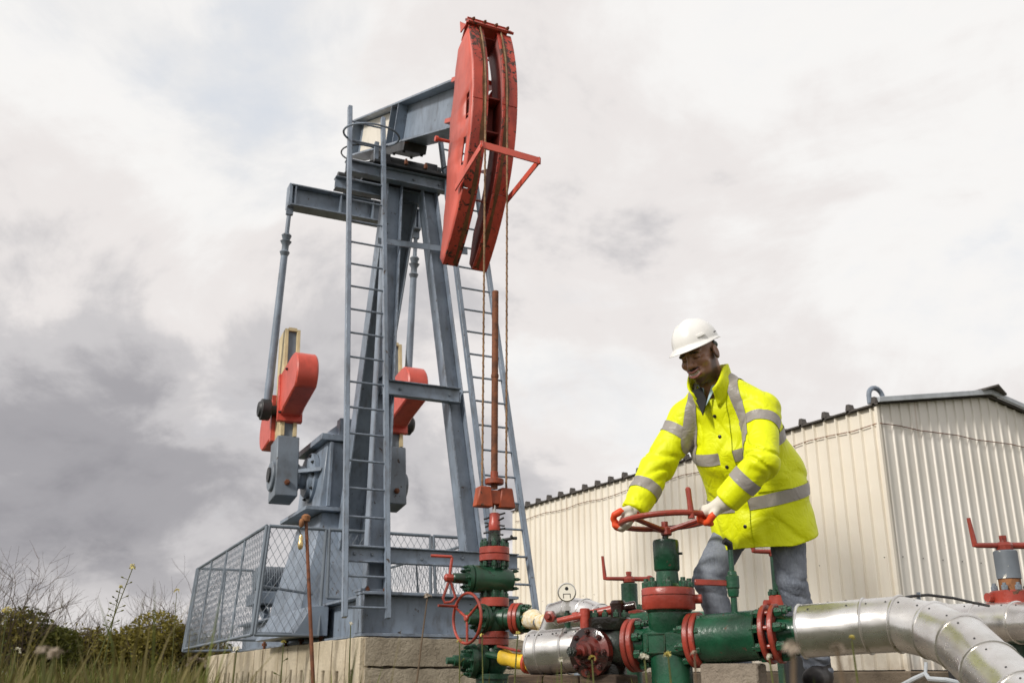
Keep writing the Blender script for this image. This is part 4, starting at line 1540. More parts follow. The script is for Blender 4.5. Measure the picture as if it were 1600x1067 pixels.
def ins_pipe(t, pts, r, name='jacket_segment', mat='aluminium', bead=0.006, n=36, ends=True):
    """insulated pipe in sheet-metal jackets: one piece per segment, mitred joints, rolled bead at each joint"""
    pts = [Vector(p) for p in pts]
    m = len(pts)
    dirs = [(pts[i + 1] - pts[i]).normalized() for i in range(m - 1)]
    nrm = [dirs[0]] + [(dirs[i - 1] + dirs[i]).normalized() for i in range(1, m - 1)] + [dirs[-1]]
    _, s0, u0 = frame(dirs[0])
    rings = []
    s = s0
    for i in range(m):
        d = dirs[min(i, m - 2)]
        s = (s - d * s.dot(d)).normalized()
        u = s.cross(d)
        ring = []
        for k in range(n):
            a = 2 * math.pi * k / n
            off = (s * math.cos(a) + u * math.sin(a)) * r
            # slide along the pipe onto the mitre plane
            off = off - d * (off.dot(nrm[i]) / d.dot(nrm[i]))
            ring.append(pts[i] + off)
        rings.append(ring)
    for i in range(m - 1):
        vs, fs = [], []
        rad = 1.0 + (0.006 if i % 2 else 0.0)
        for j, f in enumerate((0.0, 0.05, 0.5, 0.95, 1.0)):
            for k in range(n):
                p = rings[i][k].lerp(rings[i + 1][k], f)
                cc = pts[i].lerp(pts[i + 1], f)
                vs.append(cc + (p - cc) * rad)
        for j in range(4):
            for k in range(n):
                k2 = (k + 1) % n
                fs.append((j * n + k, j * n + k2, (j + 1) * n + k2, (j + 1) * n + k))
        if ends and i == 0:
            fs.append(tuple(range(n)))
        if ends and i == m - 2:
            fs.append(tuple(4 * n + k for k in range(n - 1, -1, -1)))
        o = MB().add(vs, fs).build(name, mat, t, smooth=50)
        # pop rivets along the lap of each jacket
        q0, q1 = rings[i], rings[i + 1]
        for kk in (5,):
            for f in (0.2, 0.8):
                p = q0[kk].lerp(q1[kk], f)
                cc = pts[i].lerp(pts[i + 1], f)
                dd = (p - cc).normalized()
                MB().lathe(p + dd * 0.0006, dd, [(0, 0.0045), (0.002, 0.003)], 6).build('rivet', 'button_dark', o)
        ring = rings[i + 1]
        MB().tube([pts[i + 1] + (p - pts[i + 1]) * 1.01 for p in ring], bead, 6, closed=True).build('seam_bead', mat, o)
    MB().tube([pts[0] + (p - pts[0]) * 1.005 for p in rings[0]], bead, 6, closed=True).build('seam_bead', mat, o)
    return o


def build_flow_line():
    base = L1(0.6)
    t = thing('flow_line', 'aluminium-clad flow line with mitred bends running right from the green valve', 'pipeline', (1.3, 4.35, PADZ))
    # clad run on the right: straight, then mitred bend towards the viewer and down
    s0, s1 = 1.20, 1.47
    p1 = L1(s1)
    pts = [L1(s0), p1, p1 + V(0.105, -0.085, 0.004), p1 + V(0.185, -0.20, -0.026), p1 + V(0.225, -0.36, -0.080), p1 + V(0.225, -0.56, -0.180),
           p1 + V(0.205, -0.82, -0.285), p1 + V(0.175, -1.12, -0.36), p1 + V(0.14, -1.5, -0.40)]
    ins_pipe(t, pts, 0.108)
    # lap seam with rivets on top of the straight jacket
    d, s, u = frame(AD)
    MB().beam(L1(s0 + 0.005) + u * 0.1085 - s * 0.03, L1(s1 - 0.01) + u * 0.1085 - s * 0.03, 0.02, 0.004).build('lap_seam', 'aluminium', t)
    for k in range(4):
        p = L1(s0 + 0.04 + 0.075 * k) + u * 0.1105 - s * 0.03
        MB().lathe(p, u, [(0, 0.006), (0.003, 0.004)], 8).build('rivet', 'button_dark', t)
    # core pipe to the valve run
    MB().lathe(L1(1.105), AD, [(0, 0.075), (0.03, 0.07), (0.06, 0.062), (0.115, 0.060)], 28).build('core_pipe', 'valve_green', t)
    return t


build_flow_line()


def build_sleeve():
    """green steel spool between the big valve and the flow line"""
    t = thing('pipe_spool', 'thick green pipe spool with red flanges between big valve and aluminium pipe', 'pipe', (L1(0.9).x, L1(0.9).y, PADZ))
    G, RD = 'valve_green', 'valve_red'
    # outer sleeve, open at the right end
    MB().lathe(L1(0.745), AD, [(0, 0.06), (0, 0.100), (0.006, 0.106), (0.262, 0.106), (0.268, 0.108), (0.272, 0.104), (0.270, 0.098), (0.22, 0.095), (0.21, 0.06)], 44).build('sleeve', G, t, smooth=30)
    MB().lathe(L1(0.70), AD, [(0, 0.058), (0.34, 0.058), (0.36, 0.075)], 28).build('core_pipe', 'old_green', t)
    # flange pair at the right end, with studs in the gap
    for s in (1.052, 1.094):
        flange(t, L1(s), AD, 0.124, 0.022, RD)
    MB().lathe(L1(1.063), AD, [(0, 0.09), (0.021, 0.09)], 30).build('gasket', 'steel_dark', t)
    for k in range(8):
        a = 2 * math.pi * k / 8 + 0.2
        d, s, u = frame(AD)
        o = (s * math.cos(a) + u * math.sin(a)) * 0.100
        MB().cyl(L1(1.03) + o, L1(1.115) + o, 0.011, n=10).build('stud', RD, t)
    nuts(t, L1(1.106), AD, 0.100, 8, 0.021, 0.036, G, 0.2)
    nuts(t, L1(1.040), -AD, 0.100, 8, 0.019, 0.026, G, -0.2)
    # grease fitting / needle valve with lever standing on the sleeve
    p = L1(0.905) + UP * 0.104
    n = MB().lathe(p - UP * 0.02, UP, [(0, 0.014), (0.085, 0.014), (0.086, 0.022), (0.105, 0.026), (0.12, 0.026), (0.125, 0.030), (0.175, 0.030), (0.18, 0.022), (0.195, 0.020), (0.20, 0.012), (0.29, 0.012), (0.30, 0.010)], 14).build('needle_valve', G, t)
    q = p + UP * 0.275
    MB().tube([q, q + V(-0.004, -0.01, 0.02), q + V(-0.03, -0.02, 0.035)], [0.013, 0.015, 0.016], 10).build('knob', 'black_rubber', n)
    q = p + UP * 0.125
    MB().beam(q + V(-0.02, 0, 0), q + V(-0.175, -0.03, 0.002), 0.008, 0.026).build('lever', RD, n, bevel=0.003)
    # support under the spool
    MB().box(L1(0.88) + V(0, 0, -0.165), (0.26, 0.12, 0.11), rz=math.atan2(AD.y, AD.x)).build('saddle_support', 'concrete_pad', t, bevel=0.008)
    return t


build_sleeve()

VC = L1(0.592)                       # axis of the big gate valve
WHEEL_C = None


def build_big_valve():
    global WHEEL_C
    Y = VC.y
    t = thing('gate_valve', 'big green gate valve with red bonnet flange and handwheel gripped by the worker', 'valve', (VC.x, VC.y, PADZ))
    G, RD = 'valve_green', 'valve_red'
    z = lambda py: hz(py, Y)

    def lat(py0, prof, mat, name, n=36, sm=35):
        z0 = z(py0)
        return MB().lathe((VC.x, VC.y, z0), UP, [(z(p) - z0, r) for p, r in prof], n).build(name, mat, t, smooth=sm)
    lat(1120, [(1120, 0.105), (1072, 0.105), (1071, 0.093), (1028, 0.093), (1020, 0.088), (1016, 0.07)], G, 'lower_body')
    # square-ish middle block with raised name plate
    rz = math.atan2(AD.y, AD.x)
    b = MB().box((VC.x, VC.y, (z(985) + z(1024)) / 2), (0.215, 0.185, z(985) - z(1024)), rz=rz)
    b.build('body_block', G, t, bevel=0.016)
    side = V(-AD.y, AD.x, 0).normalized() * -1
    pc = V(VC.x, VC.y, (z(985) + z(1024)) / 2) + side * 0.0935 - AD * 0.03
    b = MB()
    w, h = 0.042, 0.040
    ux = V(AD.x, AD.y, 0).normalized()
    for a, c in ((V(0, 0, h), V(0, 0, h)), (V(0, 0, -h), V(0, 0, -h))):
        b.beam(pc - ux * w + a, pc + ux * w + c, 0.008, 0.010)
    for sg in (-1, 1):
        b.beam(pc + ux * w * sg - V(0, 0, h - 0.004), pc + ux * w * sg + V(0, 0, h - 0.004), 0.010, 0.008, up=side)
    b.build('cast_square', G, t, bevel=0.003)
    lat(990, [(990, 0.088), (978, 0.096), (962, 0.098), (957, 0.098), (953, 0.108), (952, 0.112)], G, 'bonnet_neck')
    # bonnet flange
    zf0, zf1, zm = z(954), z(919), z(931)
    MB().lathe((VC.x, VC.y, zf0), UP, [(0, 0.10), (0.004, 0.118), (0.010, 0.122), (zm - zf0 - 0.002, 0.122), (zm - zf0, 0.119), (zm - zf0 + 0.002, 0.122), (zf1 - zf0 - 0.006, 0.122), (zf1 - zf0, 0.117), (zf1 - zf0, 0.06)], 48).build('bonnet_flange', RD, t, smooth=40)
    MB().cyl((VC.x + 0.115, VC.y - 0.02, z(936)), (VC.x + 0.150, VC.y - 0.03, z(936)), 0.021, n=12).build('plug', RD, t, bevel=0.003)
    nuts(t, (VC.x, VC.y, zf1 - 0.001), UP, 0.098, 8, 0.021, 0.03, G, 0.15)
    lat(919, [(919, 0.078), (914, 0.060), (912, 0.054), (893, 0.050), (892, 0.050)], G, 'yoke_tube')
    lat(892, [(892, 0.054), (890, 0.059), (848, 0.0605), (844, 0.057), (842, 0.035)], G, 'stem_housing', sm=50)
    MB().cyl((VC.x + 0.058, VC.y - 0.015, z(865)), (VC.x + 0.073, VC.y - 0.018, z(865)), 0.006, n=8).build('grease_nipple', 'steel_dark', t)
    lat(844, [(844, 0.015), (826, 0.013)], 'greasy', 'stem', n=14)
    # handwheel: hub below, rim above, slight tilt
    ax = V(-0.05, 0.03, 1).normalized()
    hubz = z(830)
    rimz = z(814)
    WHEEL_C = V(VC.x + 0.003, VC.y, rimz)
    hw = handwheel(t, WHEEL_C, ax, 0.212, 0.0135, RD, dish=rimz - hubz, spokes=3, ph=R(-38), hub=0.026)
    d, s, u = frame(ax)
    p = WHEEL_C + (s * math.cos(R(-62)) + u * math.sin(R(-62))) * 0.212
    p = WHEEL_C + V(0.090, -0.190, 0.0)
    MB().tube([p - V(0, 0, 0.016), p + V(0, 0, 0.02), p + V(-0.004, 0.0, 0.07), p + V(-0.008, 0, 0.118), p + V(-0.008, 0, 0.126)], [0.016, 0.014, 0.0125, 0.0135, 0.008], 10).build('handle', RD, hw)
    MB().cyl(V(VC.x, VC.y, hubz - 0.02), V(VC.x, VC.y, hubz + 0.045), 0.016, n=8).build('hub_nut', RD, hw)
    # pipe flanges left and right
    for s0, sg in ((0.418, -1), (0.722, 1)):
        for k in (0, 1):
            flange(t, L1(s0 + (k - 0.5) * 0.029), AD, 0.119, 0.026, RD)
    MB().lathe(L1(0.435), AD, [(0, 0.092), (0.02, 0.085), (0.05, 0.078), (0.10, 0.085)], 32).build('body_neck', G, t)
    MB().lathe(L1(0.645), AD, [(0, 0.085), (0.03, 0.078), (0.055, 0.085), (0.062, 0.092)], 32).build('body_neck', G, t)
    nuts(t, L1(0.448), AD, 0.096, 8, 0.020, 0.03, G, 0.3)
    nuts(t, L1(0.695), -AD, 0.096, 8, 0.019, 0.03, G, 0.3)
    nuts(t, L1(0.750), AD, 0.094, 8, 0.019, 0.018, G, 0.3)
    return t


build_big_valve()


def build_choke():
    """greasy black choke body left of the big valve, with a dirty red bonnet facing the viewer"""
    t = thing('choke_valve', 'grease-blackened choke valve with dirty red bonnet beside the big green valve', 'valve', (L1(0.27).x, L1(0.27).y, PADZ))
    m = L1(0.285)
    MB().lathe(L1(0.15), AD, [(0, 0.06), (0.03, 0.075), (0.06, 0.098), (0.13, 0.105), (0.20, 0.098), (0.235, 0.075), (0.25, 0.09)], 32).build('body', 'greasy', t)
    MB().lathe(m + V(0, 0, -0.20), UP, [(0, 0.09), (0.04, 0.09), (0.05, 0.075), (0.27, 0.078), (0.275, 0.10), (0.285, 0.104), (0.325, 0.104), (0.332, 0.098)], 32).build('upright_body', 'greasy', t)
    top = m + V(0, 0, 0.132)
    nuts(t, top, UP, 0.084, 10, 0.014, 0.022, 'old_green')
    # front bonnet
    bx = V(-0.62, -0.78, 0).normalized()
    c = m + bx * 0.05 + V(-0.03, 0, -0.025)
    o = MB().lathe(c, bx, [(0, 0.085), (0.035, 0.09), (0.036, 0.108), (0.075, 0.110), (0.078, 0.104), (0.085, 0.075), (0.10, 0.066), (0.101, 0.05), (0.125, 0.048), (0.126, 0.034), (0.15, 0.03), (0.151, 0.018), (0.20, 0.017)], 32).build('bonnet', 'dirty_red', t)
    nuts(o, c + bx * 0.20, bx, 0.0, 1, 0.024, 0.022, 'greasy')
    nuts(o, c + bx * 0.080, bx, 0.090, 8, 0.013, 0.014, 'dirty_red')
    # red tee and pipe arms above
    q = top + V(0.045, 0.0, -0.035)
    MB().lathe(q, UP, [(0, 0.045), (0.02, 0.038), (0.06, 0.036), (0.10, 0.040), (0.115, 0.03)], 18).build('tee', 'dirty_red', t)
    a = q + V(0.0, 0, 0.078)
    arm = V(0.90, -0.32, 0.16).normalized()
    MB().cyl(a - arm * 0.03, a + arm * 0.085, 0.021, n=14).build('pipe_arm', 'dirty_red', t, bevel=0.004)
    MB().tube([a, a - arm * 0.06, a - arm * 0.225], [0.024, 0.021, 0.020], 14).lathe(a - arm * 0.20, -arm, [(0, 0.024), (0.026, 0.024)], 14).build('pipe_arm', 'valve_red', t)
    MB().beam(a + V(0.02, 0.05, 0.03), a + V(0.05, 0.0, -0.09), 0.03, 0.012).build('bracket', 'dirty_red', t)
    e = m + V(-0.115, -0.01, 0.10)
    MB().cyl(e + V(0, 0, -0.02), e + V(0, 0, 0.075), 0.024, n=14).build('elbow', 'valve_red', t, bevel=0.004)
    MB().tube([e + V(-0.01, 0, 0.042), e + V(-0.13, 0.02, 0.018)], [0.016, 0.014], 12).build('pipe_arm', 'valve_red', t)
    # left jacket of insulated pipe
    return t


build_choke()


def build_left_jacket():
    t = thing('insulated_pipe', 'short aluminium-clad pipe end lying on timber left of the choke valve', 'pipe', (L1(0).x, L1(0).y, PADZ))
    pts = [L1(-0.125), L1(-0.07), L1(0.065), L1(0.165)]
    ins_pipe(t, pts, 0.104, n=36)
    d, s, u = frame(AD)
    for k in range(4):
        a = R(118)
        p = L1(-0.06 + 0.05 * k) + (s * math.cos(R(60)) * 0 + u * math.cos(R(40)) * 0.104 + (-s) * 0) + V(0, 0, 0)
        dd = (u * math.cos(R(42)) + s * math.sin(R(42)))
        p = L1(-0.13 + 0.075 * k) + dd * 0.1045
        MB().lathe(p, dd, [(0, 0.005), (0.003, 0.0035)], 8).build('rivet', 'button_dark', t)
    # pressure gauge on its small tap
    g = L1(0.06) + UP * 0.100
    tp = MB().lathe(g, UP, [(0, 0.016), (0.075, 0.016), (0.076, 0.011), (0.085, 0.011)], 12).build('gauge_tap', 'old_green', t)
    MB().tube([g + V(0, -0.005, 0.05), g + V(-0.06, -0.03, 0.052), g + V(-0.09, -0.04, 0.052)], 0.012, 10).build('tap_branch', 'old_green', tp)
    MB().lathe(g + V(-0.085, -0.04, 0.055), V(-0.45, -0.89, 0), [(-0.012, 0.018), (-0.01, 0.03), (0.012, 0.03), (0.016, 0.014), (0.03, 0.012)], 6).build('tap_handle', 'valve_red', tp)
    MB().lathe(g + V(0, 0, 0.085), UP, [(0, 0.017), (0.02, 0.017), (0.022, 0.010), (0.036, 0.010), (0.038, 0.014), (0.05, 0.014)], 6).build('gauge_stem', 'chrome', t)
    gc = g + V(0, 0, 0.172)
    gd = V(-0.15, -0.98, -0.05).normalized()
    gg = MB().lathe(gc - gd * 0.018, gd, [(0, 0.036), (0.004, 0.044), (0.030, 0.046), (0.036, 0.0455), (0.037, 0.041), (0.033, 0.0405)], 28).build('gauge', 'chrome', t)
    MB().lathe(gc + gd * 0.0145, gd, [(0, 0.0405), (0.001, 0.040)], 28).build('dial', 'gauge_white', gg)
    MB().lathe(gc + gd * 0.0155 + V(0, 0, 0.017), gd, [(0, 0.009), (0.002, 0.0085)], 16).build('dial_mark', 'gauge_black', gg)
    q = gc + gd * 0.0160 + V(0, 0, -0.012)
    sx = V(0.98, -0.15, 0)
    MB().beam(q - sx * 0.018 + V(0, 0, 0.004), q + sx * 0.018 + V(0, 0, 0.004), 0.0015, 0.0025).beam(q - sx * 0.0168 - V(0, 0, 0.016), q - sx * 0.0168 + V(0, 0, 0.0027), 0.0025, 0.0015).beam(
        q + sx * 0.0168 - V(0, 0, 0.016), q + sx * 0.0168 + V(0, 0, 0.0027), 0.0025, 0.0015).build('dial_mark', 'gauge_black', gg)
    return t


build_left_jacket()

# timber block under the pipe
b = MB()
rz = math.atan2(AD.y, AD.x)
p = L1(0.08)
tb = thing('timber_block', 'dark weathered timber block carrying the aluminium-clad pipe', 'timber block', (p.x, p.y, 0))
for k in range(3):
    MB().box((p.x + (k - 1) * 0.195 * AD.x, p.y + (k - 1) * 0.195 * AD.y, 0.183), (0.188, 0.24, 0.372 - 0.006 * (k == 1)), rz=rz).build('timber', 'old_timber', tb, bevel=0.008)


# ------------------------------------------------------------------ foam-wrapped link between wellhead and the second line
def lumpy(o, amp, sc, seed):
    r = random.Random(seed)
    ph = [(r.uniform(-1, 1) * sc, r.uniform(-1, 1) * sc, r.uniform(-1, 1) * sc, r.uniform(0, 6.28)) for _ in range(9)]
    for v in o.data.vertices:
        k = sum(math.sin(v.co.x * a + v.co.y * b_ + v.co.z * c + d) for a, b_, c, d in ph) / 4.0
        v.co += v.normal * amp * k
    o.data.update()


def build_link():
    W0 = Vector((-0.155, 8.867, 0))
    m = V(W0.x, W0.y, hz(967, W0.y)) + V(0.90, -0.43, 0) * 0.33
    e = at(905, 990, 7.55)
    t = thing('foam_wrapped_pipe', 'pipe lagged with torn cream and yellow foam right of the wellhead', 'pipe', (m.x, m.y, 0.3))
    pts = [m.lerp(e, f) for f in [i / 16 for i in range(17)]]
    o = MB().tube(pts, [0.07 + 0.012 * math.sin(i * 1.1) for i in range(17)], 18).build('lagging', 'insulation_foam', t)
    lumpy(o, 0.012, 34, 4)
    MB().tube([m - V(0.9, -0.43, 0) * 0.03, m.lerp(e, 0.5), e, e + V(0.0, 0.02, -0.5)], 0.045, 12).build('core_pipe', 'steel_grey', t)
    # yellow valve low on the casing
    q = at(782, 1026, 8.62)
    e2 = at(850, 1040, 8.3)
    y = thing('yellow_ball_valve', 'small yellow-wrapped ball valve with red lever at the wellhead foot', 'valve', (q.x, q.y, 0.3))
    o = MB().tube([q.lerp(e2, f) for f in [i / 12 for i in range(13)]], [0.05, 0.062, 0.06, 0.052, 0.056, 0.06, 0.058, 0.05, 0.06, 0.066, 0.064, 0.055, 0.05], 16).build('body', 'yellow_tape', y)
    lumpy(o, 0.006, 50, 9)
    d = (e2 - q).normalized()
    MB().lathe(q.lerp(e2, 0.62), d, [(0, 0.085), (0.025, 0.085)], 24).build('flange', 'valve_red', y)
    MB().beam(q + V(-0.02, -0.06, 0.085), q.lerp(e2, 0.45) + V(0, -0.05, 0.075), 0.05, 0.02).build('lever', 'valve_red', y, bevel=0.006)
    MB().cyl(q - d * 0.16, q + d * 0.02, 0.03, n=10).build('nipple', 'old_green', y)


build_link()


# ------------------------------------------------------------------ second line behind the worker
B0, B1 = V(0.86, 7.25, 0.74), V(2.52, 5.22, 0.62)


def L2(f):
    return B0.lerp(B1, f)


def build_second_line():
    t = thing('clad_pipeline', 'aluminium-clad pipeline running behind the worker from shed side to right edge', 'pipeline', (1.7, 6.2, PADZ))
    d = (B1 - B0).normalized()
    lft = at(872, 957, 7.62)
    pts = [at(856, 1010, 7.70), at(872, 962, 7.62), at(893, 955, 7.5), at(915, 958, 7.36), at(938, 966, 7.25), at(960, 974, 7.1)]
    ins_pipe(t, pts, 0.100, n=32)
    MB().tube([at(958, 976, 7.1), L2(0.05), L2(0.95)], 0.06, 16).build('core_pipe', 'valve_green', t)
    e = at(1760, 985, 4.35)
    ins_pipe(t, [at(1478, 973, 5.45), at(1532, 973, 5.25), at(1592, 972, 5.08), at(1650, 974, 4.85), e], 0.098, n=32)
    for f in (0.1, 0.5, 0.9):
        p = L2(f)
        MB().box((p.x, p.y, (p.z - 0.06 + PADZ) / 2), (0.14, 0.14, p.z - 0.06 - PADZ)).build('support_post', 'steel_dark', t)
    return t


build_second_line()


def crank(t, hub, ln, hgt, mat, yaw, knob=True):
    """two-armed crank handle on a vertical stem: hub, arm with upright grip, arm with knob"""
    ax = V(math.cos(yaw), math.sin(yaw), 0)
    c = MB().lathe(hub - UP * 0.03, UP, [(0, 0.034), (0.006, 0.042), (0.03, 0.044), (0.045, 0.034), (0.05, 0.018), (0.072, 0.018)], 10).build('crank_handle', mat, t)
    MB().tube([hub, hub - ax * ln * 0.92, hub - ax * ln, hub - ax * ln + UP * 0.02, hub - ax * (ln + 0.008) + UP * hgt * 0.7, hub - ax * (ln + 0.012) + UP * hgt],
              [0.015, 0.013, 0.014, 0.014, 0.011, 0.010], 10).build('handle', mat, c)
    MB().tube([hub, hub + ax * ln * 0.9], [0.016, 0.018], 10).lathe(hub + ax * ln * 0.86 - UP * 0.025, UP, [(0, 0.01), (0.008, 0.026), (0.04, 0.026), (0.05, 0.012)], 10).build('knob_arm', mat, c)
    MB().cyl(hub + UP * 0.03, hub + UP * 0.05, 0.02, n=6).build('hub_nut', mat, c)


def small_valve(name, label, f, top_px, mats, pxs, Yv, yaw, rust=False, flange_px=None, ln=0.17, hgt=0.15, stem_r=0.058):
    """stem valve standing on the second line; heights are read from the picture at its distance"""
    px, (y_crank, y_top, y_mid, y_fl0, y_fl1) = pxs
    p = at(px, y_top, Yv)
    t = thing(name, label, 'valve', (p.x, p.y, PADZ))
    z = lambda py: hz(py, Yv)
    stem, red = mats
    MB().lathe((p.x, p.y, z(y_mid)), UP, [(0, stem_r), (z(y_top) - z(y_mid) - 0.006, stem_r), (z(y_top) - z(y_mid), stem_r - 0.006), (z(y_top) - z(y_mid), 0.02)], 24).build('stem_housing', stem, t)
    if y_fl0 > y_mid:
        MB().lathe((p.x, p.y, z(y_fl0)), UP, [(0, stem_r * 0.92), (z(y_mid) - z(y_fl0), stem_r * 0.92)], 24).build('stem_band', 'rust_pole' if rust else stem, t)
    fr = stem_r * 1.75
    MB().lathe((p.x, p.y, z(y_fl1)), UP, [(0, fr * 0.7), (0, fr), (z(y_fl0) - z(y_fl1) - 0.006, fr), (z(y_fl0) - z(y_fl1), fr - 0.006), (z(y_fl0) - z(y_fl1), 0.03)], 36).build('flange', red, t)
    nuts(t, (p.x, p.y, z(y_fl0)), UP, fr * 0.8, 8, 0.017, 0.025, 'old_green' if stem != 'bare_grey' else 'bare_grey')
    MB().cyl((p.x, p.y, PADZ), (p.x, p.y, z(y_fl1)), stem_r * 1.2, n=24).build('body', 'old_green', t)
    MB().cyl((p.x, p.y, z(y_top) - 0.005), (p.x, p.y, z(y_crank)), 0.016, n=10).build('stem', 'steel_dark', t)
    MB().cyl((p.x - fr * 0.95, p.y, z((y_fl0 + y_fl1) / 2)), (p.x - fr - 0.03, p.y - 0.01, z((y_fl0 + y_fl1) / 2)), 0.024, n=10).build('plug', red, t)
    crank(t, V(p.x, p.y, z(y_crank)), ln, hgt, red, yaw)
    return t


small_valve('crank_valve', 'green stem valve with red crank handle standing against the cream shed wall', 0, 0, ('valve_green', 'valve_red'),
            (983, (904, 911, 952, 953, 975)), 7.22, R(8), ln=0.175, hgt=0.155)
small_valve('crank_valve', 'blue-grey stem valve with rusty band and red crank at the right edge', 0, 0, ('bare_grey', 'valve_red'),
            (1570, (852, 860, 904, 923, 944)), 5.2, R(3), rust=True, ln=0.155, hgt=0.14)
small_valve('crank_valve', 'green stem valve with red flange seen between the legs of the worker', 0, 0, ('valve_green', 'valve_red'),
            (1212, (862, 868, 925, 930, 956)), 6.28, R(15), ln=0.15, hgt=0.03, stem_r=0.036)


# ------------------------------------------------------------------ loose cables
def build_cables():
    Y = 4.72
    pts = [at(1388, 940, 4.45), at(1400, 936, 4.5), at(1425, 931, 4.58), at(1450, 929, 4.66), at(1490, 934, 4.78), at(1520, 941, 4.9), at(1545, 946, 5.0)]
    t = thing('black_cable', 'black cable arching over the aluminium-clad pipe on the right', 'cable', (pts[0].x, pts[0].y, pts[0].z))
    MB().tube(pts, 0.0065, 8).build('sheath', 'black_rubber', t)
    MB().cyl(pts[0], pts[1], 0.012, n=10).build('red_plug', 'valve_red', t)
    MB().beam(at(1436, 950, 4.62), at(1435, 925, 4.62), 0.010, 0.02).build('cable_tie', 'steel_grey', t)
    # grey hose on the ground beneath the bend
    q = [at(1400, 1075, 4.9), at(1428, 1060, 4.8), at(1446, 1052, 4.75), at(1452, 1060, 4.7), at(1480, 1062, 4.6), at(1520, 1072, 4.5)]
    h = thing('grey_hose', 'pale grey hose curling below the bend of the aluminium pipe', 'hose', (q[0].x, q[0].y, PADZ))
    MB().tube(q, 0.011, 8).build('tube', 'flashing', h)
    MB().tube([at(1446, 1052, 4.75), at(1447, 1034, 4.75)], 0.008, 8).build('hose_branch', 'flashing', h)


build_cables()
# ================================================================== THE WORKER
# distance-field modelling: smooth unions of tapered limbs, meshed with surface nets
def seg(P, a, b, ra, rb):
    a, b = np.array(a, float), np.array(b, float)
    ab = b - a
    h = np.clip(((P - a) @ ab) / (ab @ ab), 0, 1)
    return np.linalg.norm(P - a - h[:, None] * ab, axis=1) - (ra + (rb - ra) * h)


def ell(P, c, r, B=None):
    q = P - np.array(c, float)
    if B is not None:
        q = q @ B.T
    k = np.linalg.norm(q / np.array(r, float), axis=1)
    return (k - 1) * min(r)


def eseg(P, a, b, la, fa, lb, fb, L, F):
    """tapered limb of elliptical section: half widths along L and F"""
    a, b = np.array(a, float), np.array(b, float)
    ab = b - a
    n = ab / np.linalg.norm(ab)
    h = np.clip(((P - a) @ ab) / (ab @ ab), 0, 1)
    q = P - a - h[:, None] * ab
    l, f, z = q @ L, q @ F, q @ n
    lw, fw = la + (lb - la) * h, fa + (fb - fa) * h
    k = np.sqrt((l / lw) ** 2 + (f / fw) ** 2 + (z / np.minimum(lw, fw)) ** 2)
    return (k - 1) * np.minimum(lw, fw)


def smin(a, b, k):
    h = np.clip(0.5 + 0.5 * (b - a) / k, 0, 1)
    return b + (a - b) * h - k * h * (1 - h)


def smax(a, b, k):
    return -smin(-a, -b, k)


_w = np.random.RandomState(11)


def waves(P, freq, seed, n=7, warp=0.35):
    """smooth wandering folds"""
    r = np.random.RandomState(seed)
    Q = P + warp / freq * np.stack([np.sin(P @ (r.randn(3) * freq * 0.5) + r.rand() * 6) for _ in range(3)], 1)
    s = 0
    for _ in range(n):
        d = r.randn(3)
        d /= np.linalg.norm(d)
        s = s + np.sin(Q @ (d * freq * (0.7 + 0.6 * r.rand())) + r.rand() * 6.28)
    return s / n * 1.6


def surface_net(fn, lo, hi, h):
    lo, hi = np.array(lo, float), np.array(hi, float)
    n = np.ceil((hi - lo) / h).astype(int) + 1
    ax = [lo[i] + h * np.arange(n[i]) for i in range(3)]
    G = np.stack(np.meshgrid(*ax, indexing='ij'), -1).reshape(-1, 3)
    D = np.concatenate([fn(G[i:i + 400000]) for i in range(0, len(G), 400000)]).reshape(n)
    neg = D < 0
    cn = n - 1
    corner = [(i, j, k) for i in (0, 1) for j in (0, 1) for k in (0, 1)]
    sl = lambda A, c: A[c[0]:c[0] + cn[0], c[1]:c[1] + cn[1], c[2]:c[2] + cn[2]]
    cnt = sum(sl(neg, c).astype(int) for c in corner)
    act = (cnt > 0) & (cnt < 8)
    idx = -np.ones(cn, int)
    idx[act] = np.arange(act.sum())
    cells = np.argwhere(act)
    pos = np.zeros((len(cells), 3))
    num = np.zeros(len(cells))
    for a in corner:
        for axis in range(3):
            if a[axis] == 1:
                continue
            c = list(a)
            c[axis] = 1
            da = D[cells[:, 0] + a[0], cells[:, 1] + a[1], cells[:, 2] + a[2]]
            db = D[cells[:, 0] + c[0], cells[:, 1] + c[1], cells[:, 2] + c[2]]
            m = (da < 0) != (db < 0)
            tt = np.where(m, da / np.where(m, da - db, 1), 0)
            p = np.tile(np.array(a, float), (len(cells), 1))
            p[:, axis] = tt
            pos[m] += p[m]
            num[m] += 1
    pos = lo + h * (cells + pos / num[:, None])
    faces = []
    for axis in range(3):
        u, v = (axis + 1) % 3, (axis + 2) % 3
        s0 = [slice(None)] * 3
        s1 = [slice(None)] * 3
        s0[axis], s1[axis] = slice(0, -1), slice(1, None)
        ch = neg[tuple(s0)] != neg[tuple(s1)]
        E = np.argwhere(ch)
        ok = (E[:, u] > 0) & (E[:, v] > 0) & (E[:, u] < cn[u]) & (E[:, v] < cn[v])
        E = E[ok]
        q = []
        for du, dv in ((-1, -1), (0, -1), (0, 0), (-1, 0)):
            c = E.copy()
            c[:, u] += du
            c[:, v] += dv
            q.append(idx[c[:, 0], c[:, 1], c[:, 2]])
        q = np.stack(q, 1)
        flip = ~neg[E[:, 0], E[:, 1], E[:, 2]]
        q[flip] = q[flip][:, ::-1]
        faces.append(q)
    return pos, np.concatenate(faces)


